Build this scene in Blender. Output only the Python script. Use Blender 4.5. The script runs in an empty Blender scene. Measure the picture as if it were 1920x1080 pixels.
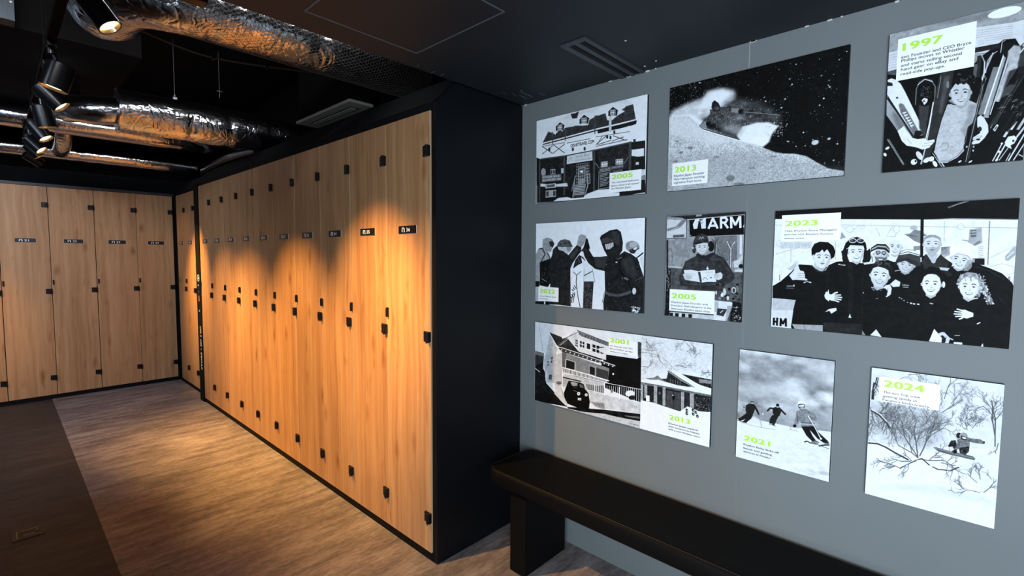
import bpy, bmesh, math, random
import numpy as np
from mathutils import Vector, Matrix

random.seed(7)
SC = bpy.context.scene
COL = SC.collection

# ------------------------------------------------------------------ camera
cam_data = bpy.data.cameras.new('camera')
cam = bpy.data.objects.new('camera', cam_data)
COL.objects.link(cam)
SC.camera = cam
cam_data.sensor_width = 36.0
cam_data.lens = 36.0 * 905.12 / 1920.0
cam_data.clip_start = 0.05
YAW, PITCH, ROLL = math.radians(46.9043), math.radians(3.712), math.radians(0.3908)
f = Vector((math.sin(YAW) * math.cos(PITCH), math.cos(YAW) * math.cos(PITCH), -math.sin(PITCH)))
r = Vector((math.cos(YAW), -math.sin(YAW), 0))
u = r.cross(f)
r2 = r * math.cos(ROLL) + u * math.sin(ROLL)
u2 = -r * math.sin(ROLL) + u * math.cos(ROLL)
cam.matrix_world = Matrix(((r2.x, u2.x, -f.x, 0), (r2.y, u2.y, -f.y, 0), (r2.z, u2.z, -f.z, 1.55), (0, 0, 0, 1)))

# ------------------------------------------------------------------ exposure, world
SC.view_settings.view_transform = 'Standard'
SC.view_settings.look = 'None'
SC.view_settings.gamma = 1.0
SC.view_settings.use_curve_mapping = False
SC.view_settings.exposure = 0.0
world = bpy.data.worlds.new('world')
SC.world = world
world.use_nodes = True
world.node_tree.nodes['Background'].inputs[0].default_value = (0.55, 0.75, 1.0, 1)
world.node_tree.nodes['Background'].inputs[1].default_value = 0.6

def area(name, loc, target, sx, sy, power, color, spread=180):
    d = bpy.data.lights.new(name, 'AREA')
    d.shape = 'RECTANGLE'; d.size = sx; d.size_y = sy
    d.energy = power; d.color = color; d.spread = math.radians(spread)
    o = bpy.data.objects.new(name, d)
    COL.objects.link(o)
    o.location = loc
    o.rotation_euler = (Vector(target) - Vector(loc)).to_track_quat('-Z', 'Y').to_euler()
    return o

# daylight through the glazed entrance just left of the camera, and the shop window behind
area('entrance_daylight', (-1.16, -0.80, 1.25), (1.9, 0.33, 1.20), 1.9, 2.1, 70, (0.76, 0.89, 1.0), 101)
area('window_daylight', (0.1, -3.40, 1.45), (0.6, 1.0, 1.35), 2.0, 1.8, 4, (0.78, 0.90, 1.0))
# cool linear ceiling lamp up in the open ceiling void, above the frame
area('void_lamp_light', (0.35, 2.12, 3.04), (0.35, 4.2, 2.75), 2.4, 0.10, 22, (0.93, 0.95, 1.0), 78)
area('side_fill_light', (-1.40, 3.30, 2.74), (-0.3, 7.05, 1.3), 2.0, 0.40, 54, (0.66, 0.80, 1.0), 112)  # added unseen cool fill for the far wall lockers

XL, XW, YE, YF = 1.454, 2.068, 1.862, 7.05     # locker face, grey wall, end panel, far locker face
XS = 1.51                                       # face of lockers 25 and 26
CEIL, SLAB = 2.40, 3.20

# ------------------------------------------------------------------ helpers
class MB:
    """collects shapes with material slots and links them as one mesh"""
    def __init__(s): s.v = []; s.f = []; s.m = []; s.sm = []
    def add(s, vs, fs, mi=0, smooth=False):
        b = len(s.v); s.v += [tuple(q) for q in vs]
        s.f += [tuple(b + i for i in q) for q in fs]; s.m += [mi] * len(fs); s.sm += [smooth] * len(fs)
    def box(s, x0, x1, y0, y1, z0, z1, mi=0):
        vs = [(x, y, z) for z in (z0, z1) for y in (y0, y1) for x in (x0, x1)]
        s.add(vs, [(0, 2, 3, 1), (4, 5, 7, 6), (0, 1, 5, 4), (2, 6, 7, 3), (0, 4, 6, 2), (1, 3, 7, 5)], mi)
    def rbox(s, x0, x1, y0, y1, z0, z1, bev=0.003, seg=2, mi=0, smooth=False):
        bm = bmesh.new()
        mtx = Matrix.Translation(((x0 + x1) / 2, (y0 + y1) / 2, (z0 + z1) / 2)) @ Matrix.Diagonal((x1 - x0, y1 - y0, z1 - z0, 1))
        bmesh.ops.create_cube(bm, size=1, matrix=mtx)
        bmesh.ops.bevel(bm, geom=bm.edges[:], offset=bev, segments=seg, profile=0.5, affect='EDGES')
        s.bm(bm, mi, smooth)
    def bm(s, bm, mi=0, smooth=False):
        bm.verts.ensure_lookup_table()
        s.add([v.co[:] for v in bm.verts], [[v.index for v in fc.verts] for fc in bm.faces], mi, smooth); bm.free()
    def prism(s, pts, a, b, axis='y', mi=0):
        """extrude a closed outline (2D) along an axis from a to b"""
        def P(p, t):
            return {'y': (p[0], t, p[1]), 'x': (t, p[0], p[1]), 'z': (p[0], p[1], t)}[axis]
        n = len(pts)
        vs = [P(p, a) for p in pts] + [P(p, b) for p in pts]
        fs = [tuple(range(n)), tuple(range(2 * n - 1, n - 1, -1))] + [(i, i + n, (i + 1) % n + n, (i + 1) % n) for i in range(n)]
        s.add(vs, fs, mi)
    def cyl(s, a, b, ra, rb=None, n=24, mi=0, caps=(True, True), smooth=True):
        rb = ra if rb is None else rb
        a = Vector(a); b = Vector(b); d = (b - a).normalized()
        t = Vector((0, 0, 1)) if abs(d.z) < .9 else Vector((1, 0, 0))
        e1 = d.cross(t).normalized(); e2 = d.cross(e1)
        vs = []
        for c, rr in ((a, ra), (b, rb)):
            vs += [c + (e1 * math.cos(2 * math.pi * i / n) + e2 * math.sin(2 * math.pi * i / n)) * rr for i in range(n)]
        s.add(vs, [(i, i + n, (i + 1) % n + n, (i + 1) % n) for i in range(n)], mi, smooth)
        cf = []
        if caps[0]: cf.append(tuple(range(n)))
        if caps[1]: cf.append(tuple(range(2 * n - 1, n - 1, -1)))
        if cf: s.add(vs, cf, mi)
    def tube(s, path, rad, n=20, mi=0, smooth=True, cap=True, fn=None):
        """tube along a list of points; rad may be a list; fn(i, angle) scales the radius"""
        path = [Vector(p) for p in path]; N = len(path)
        rs = rad if isinstance(rad, (list, tuple)) else [rad] * N
        up = None; vs = []
        for i, p in enumerate(path):
            d = (path[min(i + 1, N - 1)] - path[max(i - 1, 0)]).normalized()
            if up is None:
                t = Vector((0, 0, 1)) if abs(d.z) < .9 else Vector((1, 0, 0))
                up = (t - d * t.dot(d)).normalized()
            else:
                up = (up - d * up.dot(d)).normalized()
            sd = d.cross(up)
            for k in range(n):
                a = 2 * math.pi * k / n
                q = rs[i] * (fn(i, a) if fn else 1)
                vs.append(p + (up * math.cos(a) + sd * math.sin(a)) * q)
        fs = [(i * n + k, i * n + (k + 1) % n, (i + 1) * n + (k + 1) % n, (i + 1) * n + k) for i in range(N - 1) for k in range(n)]
        s.add(vs, fs, mi, smooth)
        if cap: s.add(vs, [tuple(range(n))[::-1], tuple(range((N - 1) * n, N * n))], mi)
    def mesh(s, name, mats):
        me = bpy.data.meshes.new(name)
        me.from_pydata(s.v, [], s.f)
        for m in (mats if isinstance(mats, (list, tuple)) else [mats]): me.materials.append(m)
        me.polygons.foreach_set('material_index', s.m)
        me.polygons.foreach_set('use_smooth', s.sm)
        me.update()
        b = bmesh.new(); b.from_mesh(me); bmesh.ops.recalc_face_normals(b, faces=b.faces[:]); b.to_mesh(me); b.free()
        return me
    def build(s, name, mats, parent=None, loc=None):
        o = bpy.data.objects.new(name, s.mesh(name, mats))
        COL.objects.link(o)
        if parent is not None: o.parent = parent
        if loc: o.location = loc
        return o

def tag(o, label=None, cat=None, group=None, kind=None):
    if label: o['label'] = label
    if cat: o['category'] = cat
    if group: o['group'] = group
    if kind: o['kind'] = kind
    return o
def empty(name, loc=(0, 0, 0), rz=0.0, **k):
    o = bpy.data.objects.new(name, None); COL.objects.link(o)
    o.location = loc; o.rotation_euler = (0, 0, rz); o.empty_display_size = .1
    return tag(o, **k)

def text_mesh(s, size=1.0, bold=0.0, align='LEFT', sx=1.0, space=1.0, shear=0.0):
    """flat lettering as (verts, faces) in the x-y plane; bold overlays slightly shifted copies"""
    cu = bpy.data.curves.new('lettering', 'FONT')
    cu.body = s; cu.size = size; cu.align_x = align; cu.resolution_u = 3
    cu.space_character = space + bold * 1.5; cu.shear = shear
    ob = bpy.data.objects.new('lettering', cu); COL.objects.link(ob)
    dg = bpy.context.evaluated_depsgraph_get(); dg.update()
    me = bpy.data.meshes.new_from_object(ob.evaluated_get(dg))
    v0 = [(v.co.x * sx, v.co.y) for v in me.vertices]; f0 = [tuple(p.vertices) for p in me.polygons]
    bpy.data.objects.remove(ob); bpy.data.curves.remove(cu); bpy.data.meshes.remove(me)
    if not bold: return [(x, y, 0.0) for x, y in v0], f0
    vs, fs = [], []
    for dx, dy in ((-1, -.5), (1, -.5), (-1, .5), (1, .5), (0, 0)):
        k = len(vs); vs += [(x + dx * bold, y + dy * bold, .00012 * (k // max(len(v0), 1))) for x, y in v0]; fs += [tuple(k + i for i in f_) for f_ in f0]
    return vs, fs
def fit_text(s, x0, x1, yb, h, bold=0.0, wide=1.0):
    """lettering whose ink spans x0..x1, capital height h, baseline yb"""
    vs, fs = text_mesh(s, 1.0, bold)
    xs = [v[0] for v in vs]; a, b = min(xs), max(xs)
    caph = 0.71
    return [((v[0] - a) / (b - a) * (x1 - x0) + x0, v[1] / caph * h + yb, v[2]) for v in vs], fs

# ------------------------------------------------------------------ materials
def new_mat(name):
    m = bpy.data.materials.new(name); m.use_nodes = True
    nt = m.node_tree; b = nt.nodes['Principled BSDF']
    return m, nt, b
def N(nt, t, **k):
    n = nt.nodes.new(t)
    for a, v in k.items():
        if a in n.inputs.keys(): n.inputs[a].default_value = v
        else: setattr(n, a, v)
    return n
def plain(name, col, rough=.5, metal=0.0, noise=0.0, nscale=40, bump=0.0, bscale=200, spec=.5):
    m, nt, b = new_mat(name)
    b.inputs['Roughness'].default_value = rough; b.inputs['Metallic'].default_value = metal
    b.inputs['Specular IOR Level'].default_value = spec
    tc = N(nt, 'ShaderNodeTexCoord')
    nz = N(nt, 'ShaderNodeTexNoise', Scale=nscale, Detail=4.0)
    nt.links.new(tc.outputs['Object'], nz.inputs['Vector'])
    mx = N(nt, 'ShaderNodeMix', data_type='RGBA')
    c0 = [c * (1 - noise) for c in col]; c1 = [min(1, c * (1 + noise)) for c in col]
    mx.inputs[6].default_value = (*c0, 1); mx.inputs[7].default_value = (*c1, 1)
    nt.links.new(nz.outputs['Fac'], mx.inputs[0]); nt.links.new(mx.outputs[2], b.inputs['Base Color'])
    if bump:
        n2 = N(nt, 'ShaderNodeTexNoise', Scale=bscale, Detail=3.0)
        nt.links.new(tc.outputs['Object'], n2.inputs['Vector'])
        bp = N(nt, 'ShaderNodeBump', Strength=bump, Distance=.002)
        nt.links.new(n2.outputs['Fac'], bp.inputs['Height']); nt.links.new(bp.outputs[0], b.inputs['Normal'])
    return m
def ramp(nt, stops):
    rp = N(nt, 'ShaderNodeValToRGB'); e = rp.color_ramp.elements
    while len(e) < len(stops): e.new(.5)
    for el, (p, c) in zip(e, stops): el.position = p; el.color = (*c, 1) if len(c) == 3 else c
    return rp

def oak():
    m, nt, b = new_mat('light_oak')
    L = nt.links.new
    tc = N(nt, 'ShaderNodeTexCoord'); oi = N(nt, 'ShaderNodeObjectInfo')
    off = N(nt, 'ShaderNodeVectorMath', operation='SCALE'); off.inputs[0].default_value = (7.3, 3.1, 11.7)
    L(oi.outputs['Random'], off.inputs['Scale'])
    ad = N(nt, 'ShaderNodeVectorMath', operation='ADD'); L(tc.outputs['Object'], ad.inputs[0]); L(off.outputs[0], ad.inputs[1])
    wn = N(nt, 'ShaderNodeTexNoise', Scale=2.2, Detail=2.0); L(ad.outputs[0], wn.inputs['Vector'])
    wv = N(nt, 'ShaderNodeVectorMath', operation='SCALE', Scale=.05); L(wn.outputs['Color'], wv.inputs[0])
    aw = N(nt, 'ShaderNodeVectorMath', operation='ADD'); L(ad.outputs[0], aw.inputs[0]); L(wv.outputs[0], aw.inputs[1])
    def nz(sc, sx, sz, det=4, src=aw):
        mp = N(nt, 'ShaderNodeMapping'); mp.inputs['Scale'].default_value = (sx, sx, sz); L(src.outputs[0], mp.inputs['Vector'])
        n = N(nt, 'ShaderNodeTexNoise', Scale=sc, Detail=det); L(mp.outputs[0], n.inputs['Vector']); return n
    broad = nz(1, 12, .55); fine = nz(1, 95, 2.2, 3); streak = nz(1, 34, .8, 3)
    cr = ramp(nt, [(.38, (.290, .140, .062)), (.49, (.370, .190, .087)), (.57, (.420, .226, .106)), (.70, (.490, .284, .142))])
    mix1 = N(nt, 'ShaderNodeMath', operation='MULTIPLY_ADD'); L(streak.outputs[0], mix1.inputs[0]); mix1.inputs[1].default_value = .45
    mm = N(nt, 'ShaderNodeMath', operation='MULTIPLY_ADD'); L(broad.outputs[0], mm.inputs[0]); mm.inputs[1].default_value = .42
    L(mix1.outputs[0], mm.inputs[2]); mix1.inputs[2].default_value = 0.0
    m2 = N(nt, 'ShaderNodeMath', operation='MULTIPLY_ADD'); L(fine.outputs[0], m2.inputs[0]); m2.inputs[1].default_value = .22; L(mm.outputs[0], m2.inputs[2])
    L(m2.outputs[0], cr.inputs[0])
    # knots and short dark flecks
    mp = N(nt, 'ShaderNodeMapping'); mp.inputs['Scale'].default_value = (5.0, 5.0, 2.2); L(aw.outputs[0], mp.inputs['Vector'])
    vo = N(nt, 'ShaderNodeTexVoronoi', Scale=1.0); L(mp.outputs[0], vo.inputs['Vector'])
    kr = ramp(nt, [(.0, (.46, .36, .31)), (.06, (.72, .64, .58)), (.17, (1, 1, 1))]); L(vo.outputs['Distance'], kr.inputs[0])
    mp2 = N(nt, 'ShaderNodeMapping'); mp2.inputs['Scale'].default_value = (17, 17, 4.5); L(aw.outputs[0], mp2.inputs['Vector'])
    v2 = N(nt, 'ShaderNodeTexNoise', Scale=1.0, Detail=3.0); L(mp2.outputs[0], v2.inputs['Vector'])
    k2 = ramp(nt, [(.0, (1, 1, 1)), (.61, (1, 1, 1)), (.76, (.78, .68, .61))]); L(v2.outputs[0], k2.inputs[0])
    x1 = N(nt, 'ShaderNodeMix', data_type='RGBA', blend_type='MULTIPLY'); x1.inputs[0].default_value = 1
    L(cr.outputs[0], x1.inputs[6]); L(kr.outputs[0], x1.inputs[7])
    x2 = N(nt, 'ShaderNodeMix', data_type='RGBA', blend_type='MULTIPLY'); x2.inputs[0].default_value = 1
    L(x1.outputs[2], x2.inputs[6]); L(k2.outputs[0], x2.inputs[7])
    L(x2.outputs[2], b.inputs['Base Color'])
    b.inputs['Roughness'].default_value = .48; b.inputs['Specular IOR Level'].default_value = .3
    bp = N(nt, 'ShaderNodeBump', Strength=.12, Distance=.001); L(fine.outputs[0], bp.inputs['Height']); L(bp.outputs[0], b.inputs['Normal'])
    return m

def vinyl(name, tone):
    m, nt, b = new_mat(name); L = nt.links.new
    tc = N(nt, 'ShaderNodeTexCoord')
    def nz(sx, sy, det=5, off=0):
        mp = N(nt, 'ShaderNodeMapping'); mp.inputs['Scale'].default_value = (sx, sy, 1); mp.inputs['Location'].default_value = (off, off, 0)
        L(tc.outputs['Object'], mp.inputs['Vector'])
        n = N(nt, 'ShaderNodeTexNoise', Scale=1.0, Detail=det, Roughness=.65); L(mp.outputs[0], n.inputs['Vector']); return n
    a = nz(3.2, 14, 5); c = nz(26, 60, 4, 3); d = nz(1.6, 3.4, 3, 9)
    s1 = N(nt, 'ShaderNodeMath', operation='MULTIPLY_ADD'); L(a.outputs[0], s1.inputs[0]); s1.inputs[1].default_value = .5; s1.inputs[2].default_value = 0
    s2 = N(nt, 'ShaderNodeMath', operation='MULTIPLY_ADD'); L(c.outputs[0], s2.inputs[0]); s2.inputs[1].default_value = .3; L(s1.outputs[0], s2.inputs[2])
    s3 = N(nt, 'ShaderNodeMath', operation='MULTIPLY_ADD'); L(d.outputs[0], s3.inputs[0]); s3.inputs[1].default_value = .25; L(s2.outputs[0], s3.inputs[2])
    t = tone
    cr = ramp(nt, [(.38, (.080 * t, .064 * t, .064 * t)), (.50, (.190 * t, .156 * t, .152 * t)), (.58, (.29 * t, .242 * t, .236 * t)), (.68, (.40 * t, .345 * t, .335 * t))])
    L(s3.outputs[0], cr.inputs[0])
    # faint plank joints
    bk = N(nt, 'ShaderNodeTexBrick', Scale=1.0); bk.inputs['Brick Width'].default_value = .92; bk.inputs['Row Height'].default_value = .46
    bk.inputs['Mortar Size'].default_value = .0012; bk.inputs['Color1'].default_value = (1, 1, 1, 1); bk.inputs['Color2'].default_value = (.86, .86, .86, 1); bk.inputs['Mortar'].default_value = (.72, .72, .72, 1)
    L(tc.outputs['Object'], bk.inputs['Vector'])
    x = N(nt, 'ShaderNodeMix', data_type='RGBA', blend_type='MULTIPLY'); x.inputs[0].default_value = 1
    L(cr.outputs[0], x.inputs[6]); L(bk.outputs[0], x.inputs[7]); L(x.outputs[2], b.inputs['Base Color'])
    b.inputs['Roughness'].default_value = .5; b.inputs['Specular IOR Level'].default_value = .35
    bp = N(nt, 'ShaderNodeBump', Strength=.25, Distance=.001); L(s2.outputs[0], bp.inputs['Height']); L(bp.outputs[0], b.inputs['Normal'])
    return m

def wall_paint():
    m, nt, b = new_mat('grey_wall_paint'); L = nt.links.new
    tc = N(nt, 'ShaderNodeTexCoord')
    n1 = N(nt, 'ShaderNodeTexNoise', Scale=1.6, Detail=3.0); L(tc.outputs['Object'], n1.inputs['Vector'])
    cr = ramp(nt, [(.3, (.118, .132, .138)), (.7, (.135, .150, .156))]); L(n1.outputs[0], cr.inputs[0])
    # pale scuffs running down the wall
    mp = N(nt, 'ShaderNodeMapping'); mp.inputs['Scale'].default_value = (1, 9, 1.6); L(tc.outputs['Object'], mp.inputs['Vector'])
    n2 = N(nt, 'ShaderNodeTexNoise', Scale=1.3, Detail=6.0, Roughness=.6); L(mp.outputs[0], n2.inputs['Vector'])
    sr = ramp(nt, [(.70, (0, 0, 0)), (.78, (.35, .35, .35))]); L(n2.outputs[0], sr.inputs[0])
    x = N(nt, 'ShaderNodeMix', data_type='RGBA'); L(sr.outputs[0], x.inputs[0]); L(cr.outputs[0], x.inputs[6]); x.inputs[7].default_value = (.18, .205, .215, 1)
    L(x.outputs[2], b.inputs['Base Color']); b.inputs['Roughness'].default_value = .62
    n3 = N(nt, 'ShaderNodeTexNoise', Scale=260, Detail=3.0); L(tc.outputs['Object'], n3.inputs['Vector'])
    bp = N(nt, 'ShaderNodeBump', Strength=.15, Distance=.001); L(n3.outputs[0], bp.inputs['Height']); L(bp.outputs[0], b.inputs['Normal'])
    return m

def foil(name, tint=(.80, .80, .82), rough=.2, wr=1.0):
    m, nt, b = new_mat(name); L = nt.links.new
    tc = N(nt, 'ShaderNodeTexCoord')
    mp = N(nt, 'ShaderNodeMapping'); mp.inputs['Scale'].default_value = (1, 1, 1); L(tc.outputs['Object'], mp.inputs['Vector'])
    w = N(nt, 'ShaderNodeTexNoise', Scale=5.0, Detail=2.0); L(mp.outputs[0], w.inputs['Vector'])
    wa = N(nt, 'ShaderNodeVectorMath', operation='MULTIPLY_ADD'); L(w.outputs['Color'], wa.inputs[0]); wa.inputs[1].default_value = (.25, .25, .25); L(mp.outputs[0], wa.inputs[2])
    v = N(nt, 'ShaderNodeTexVoronoi', Scale=17.0, feature='DISTANCE_TO_EDGE'); L(wa.outputs[0], v.inputs['Vector'])
    n = N(nt, 'ShaderNodeTexNoise', Scale=34.0, Detail=3.0); L(wa.outputs[0], n.inputs['Vector'])
    s = N(nt, 'ShaderNodeMath', operation='MULTIPLY_ADD'); L(n.outputs[0], s.inputs[0]); s.inputs[1].default_value = .5
    vm = N(nt, 'ShaderNodeMath', operation='MINIMUM'); L(v.outputs['Distance'], vm.inputs[0]); vm.inputs[1].default_value = .22
    L(vm.outputs[0], s.inputs[2])
    bp = N(nt, 'ShaderNodeBump', Strength=.55 * wr, Distance=.008); L(s.outputs[0], bp.inputs['Height']); L(bp.outputs[0], b.inputs['Normal'])
    b.inputs['Base Color'].default_value = (*tint, 1); b.inputs['Metallic'].default_value = 1; b.inputs['Roughness'].default_value = rough
    return m

def emit(name, col, st):
    m, nt, b = new_mat(name)
    b.inputs['Base Color'].default_value = (0, 0, 0, 1)
    b.inputs['Emission Color'].default_value = (*col, 1); b.inputs['Emission Strength'].default_value = st
    return m

M = dict(
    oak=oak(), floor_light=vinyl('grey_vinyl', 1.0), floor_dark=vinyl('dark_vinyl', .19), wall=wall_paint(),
    oak_edge=plain('pale_oak_edging', (.50, .33, .19), .5, noise=.08),
    black=plain('black_laminate', (.0026, .0031, .0046), .50, noise=.12, bump=.05, spec=.22),
    frame=plain('black_steel_frame', (.0035, .0035, .0045), .75, noise=.1, spec=.12),
    hinge=plain('black_hinge_plastic', (.005, .005, .006), .4, noise=.1, spec=.25),
    screw=plain('dark_screw_steel', (.09, .09, .1), .35, 1.0),
    plate=plain('black_number_plate', (.008, .008, .010), .3),
    white=plain('white_lettering', (.82, .82, .82), .5),
    plate_edge=plain('clear_plate_edge', (.55, .50, .44), .3),
    ceiling=plain('charcoal_ceiling_paint', (.0115, .0146, .0200), .60, noise=.25, nscale=3, bump=.12, bscale=60),
    slab=plain('black_painted_slab', (.0036, .0030, .0028), .85, noise=.3, nscale=4, spec=.06),
    backwall=plain('dark_grey_back_wall', (.05, .05, .052), .8, noise=.15),
    side=plain('mid_grey_side_wall', (.10, .10, .10), .8),
    vent=plain('grey_vent_aluminium', (.055, .062, .072), .4, .3),
    slot=plain('black_vent_slot', (.003, .003, .003), .7),
    leather=plain('black_leather', (.0028, .0026, .0028), .58, noise=.2, nscale=30, bump=.25, bscale=420, spec=.10),
    foil=foil('crinkled_foil', rough=.16, wr=1.3), foil_smooth=foil('smooth_foil', rough=.13, wr=.5), foil_dark=foil('dusty_dark_foil', (.12, .12, .13), .34, 1.1),
    wire=plain('dark_wire_netting', (.10, .09, .085), .5, .6),
    galv=plain('galvanised_sheet', (.020, .027, .034), .45, .6, noise=.1),
    cassette=plain('beige_cassette_plastic', (.34, .31, .27), .5),
    lamp=plain('black_lamp_housing', (.003, .003, .0035), .28, noise=.1, spec=.22),
    rim=plain('pale_hatch_rim', (.085, .095, .11), .5),
    reflector=plain('lamp_reflector', (.75, .58, .38), .25, .9),
    glow=emit('warm_lamp_glow', (1.0, .66, .32), 9.0),
    cool=emit('cool_tube_glow', (.86, .93, 1.0), 3.0),
    brass=plain('dull_brass', (.055, .04, .02), .4, .7), card=plain('white_caption_card', (.80, .82, .84), .5),
    ink=plain('black_ink', (.012, .012, .014), .55), green=plain('lime_green_ink', (.42, .74, .06), .5),
    board=plain('black_foam_board_edge', (.012, .011, .012), .6), cable=plain('brown_cable', (.05, .035, .028), .6),
    putty=plain('pale_filler', (.5, .5, .48), .8),
    glass=None)
# ------------------------------------------------------------------ room shell
def struct(mb, name, mats):
    return tag(mb.build(name, mats), kind='structure')
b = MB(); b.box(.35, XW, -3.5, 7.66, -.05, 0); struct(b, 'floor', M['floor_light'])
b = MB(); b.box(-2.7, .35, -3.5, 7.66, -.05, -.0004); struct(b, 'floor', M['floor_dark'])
b = MB(); b.box(XW, XW + .12, -3.5, YE + .01, 0, SLAB); struct(b, 'wall_right', M['wall'])
b = MB(); b.box(XW, XW + .12, YE + .01, 7.66, 0, SLAB); struct(b, 'wall_right', M['slab'])
b = MB(); b.box(-2.82, XW + .12, 7.66, 7.78, 0, SLAB); struct(b, 'wall_back', M['backwall'])
b = MB(); b.box(-2.82, -2.70, .98, 7.66, 0, SLAB); b.box(-2.70, -1.22, .98, 1.10, 0, SLAB)
b.box(-1.34, -1.22, -3.5, -1.75, 0, SLAB); b.box(-1.34, -1.22, .65, .98, 0, SLAB); b.box(-1.34, -1.22, -1.75, .65, 2.36, SLAB)
struct(b, 'wall_left', M['side'])
b = MB(); b.box(-1.34, -1.0, -3.62, -3.5, 0, SLAB); b.box(1.1, XW + .12, -3.62, -3.5, 0, SLAB); b.box(-1.0, 1.1, -3.62, -3.5, 0, .42); b.box(-1.0, 1.1, -3.62, -3.5, 2.38, SLAB)
struct(b, 'wall_front', M['side'])
# lowered ceiling in front, open void with slab behind
b = MB(); b.box(-2.70, XW, -3.5, YE - .002, CEIL, CEIL + .10)
cl = struct(b, 'ceiling', M['ceiling'])
b = MB(); b.box(-2.82, XW + .12, -3.62, 7.78, SLAB, SLAB + .1)
struct(b, 'ceiling', M['slab'])
b = MB(); b.box(-2.7, .75, 4.22, 6.32, 2.90, SLAB); struct(b, 'trim_1', M['slab'])      # boxed-in beam under the slab
b = MB(); b.box(-2.7, XW, 6.5, 7.66, 2.80, SLAB); struct(b, 'trim_2', M['slab'])
# access hatch in the lowered ceiling: thin proud rim, recessed panel line
b = MB()
hx0, hx1, hy0, hy1 = .775, 1.242, 1.213, 1.718
w = .0045
b.box(hx0 - w, hx1 + w, hy1, hy1 + w, CEIL - .003, CEIL); b.box(hx0 - w, hx1 + w, hy0 - w, hy0, CEIL - .003, CEIL)
b.box(hx0 - w, hx0, hy0, hy1, CEIL - .003, CEIL); b.box(hx1, hx1 + w, hy0, hy1, CEIL - .003, CEIL)
hatch = empty('ceiling_hatch', (hx0, hy0, CEIL), label='square access hatch with a thin pale rim, flush in the charcoal lowered ceiling', cat='hatch')
o = b.build('rim', M['rim'], hatch); o.location = (-hx0, -hy0, -CEIL)
b = MB(); b.box(hx0 + .002, hx1 - .002, hy0 + .002, hy1 - .002, CEIL - .0015, CEIL); o = b.build('panel', M['ceiling'], hatch); o.location = (-hx0, -hy0, -CEIL)
# ragged paint and filler bits along the ceiling line and dots on the ceiling
b = MB()
rg = random.Random(5)
for y in [1.845, 1.20, 1.105, 1.06, .66, .655, .47, .40, .36, .21, .19, .17, 1.30]:
    L_ = rg.uniform(.006, .022)
    b.box(XW - .004, XW, y - L_, y, CEIL - rg.uniform(.003, .007), CEIL)
for x, y in [(1.728, 1.015), (1.99, 1.018), (2.011, 1.082)]:
    b.cyl((x, y, CEIL - .002), (x, y, CEIL), .0045, n=8)
tag(b.build('paint_flecks', M['putty'], cl), kind='stuff')
# scratches on the ceiling corner
b = MB()
for x, y, l, an in [(1.93, 1.72, .10, .1), (1.90, 1.77, .05, .3), (1.96, 1.76, .08, .15), (1.86, 1.80, .03, .6), (1.99, 1.66, .06, .05), (1.84, 1.79, .02, 1.2), (1.42, 1.84, .03, 1.5), (1.47, 1.835, .04, 1.4), (1.33, 1.83, .03, 1.2), (1.88, 1.70, .02, 0), (1.97, 1.72, .05, .2)]:
    dx, dy = math.cos(an) * l / 2, math.sin(an) * l / 2; nx, ny = -math.sin(an) * .0016, math.cos(an) * .0016
    b.prism([(x - dx, y - dy), (x + nx, y + ny), (x + dx, y + dy), (x - nx, y - ny)], CEIL - .0012, CEIL - .0002, 'z')
tag(b.build('ceiling_scratches', plain('scratched_paint', (.13, .15, .17), .7), cl), kind='stuff')

# window and entrance frames behind and beside the camera
def frame_y(name, x0, x1, z0, z1, y, n):
    b = MB(); t = .05
    b.box(x0, x1, y - .04, y + .04, z0, z0 + t); b.box(x0, x1, y - .04, y + .04, z1 - t, z1)
    for i in range(n + 1):
        x = x0 + (x1 - x0 - t) * i / n; b.box(x, x + t, y - .04, y + .04, z0 + t, z1 - t)
    return b
w1 = struct(frame_y('w', -1.0, 1.1, .42, 2.38, -3.56, 3), 'window_1', M['frame'])
b = MB()
for y in (-1.75, -.95, -.15, .60): b.box(-1.32, -1.24, y, y + .05, 0, 2.36)
b.box(-1.32, -1.24, -1.70, .60, 2.31, 2.36); struct(b, 'window_2', M['frame'])

# hairline board joint in the grey wall
b = MB(); b.box(XW - .0012, XW, .6595, .6605, 2.30, CEIL); struct(b, 'trim_3', M['plate_edge'])
b = MB(); b.box(XW - .0008, XW, .640, .652, .08, 2.28); struct(b, 'trim_4', plain('joint_paint', (.136, .152, .158), .6))
# ------------------------------------------------------------------ lockers
DW, ZB, ZT = .385, .045, 2.246
def hinge_mesh():
    b = MB()
    b.rbox(-.046, -.018, -.010, -.0005, -.026, .026, .002, 1)                 # leaf on this door
    b.rbox(-.019, .004, -.021, -.0005, -.026, .026, .003, 2)                  # knuckle block
    for k in range(5):
        z = -.0205 + k * .0095
        b.rbox(-.0155, .0005, -.0245, -.019, z, z + .0068, .0012, 1)
    b.cyl((-.0075, -.021, -.030), (-.0075, -.021, -.026), .0035, n=8, mi=1)
    b.cyl((-.0075, -.021, .026), (-.0075, -.021, .0285), .0035, n=8, mi=1)
    for z in (-.013, .013): b.cyl((-.033, -.0112, z), (-.033, -.0098, z), .0036, n=8, mi=1)
    return b.mesh('hinge', [M['hinge'], M['screw']])
HINGE = hinge_mesh()
def handle_mesh():
    b = MB(); b.rbox(.004, .016, -.014, -.0005, -.026, .026, .002, 2)
    b.rbox(.0065, .0135, -.017, -.0135, -.020, .020, .0012, 1)
    return b.mesh('handle', [M['hinge']])
HANDLE = handle_mesh()
def door_mesh(w, gap):
    b = MB(); b.rbox(0, w - gap, 0, .018, ZB, ZT, .0008, 1)
    me = b.mesh('door', [M['oak'], M['oak_edge']])
    for p in me.polygons:
        if abs(p.normal.x) > .7: p.material_index = 1
    return me
DOORS = {}
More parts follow.
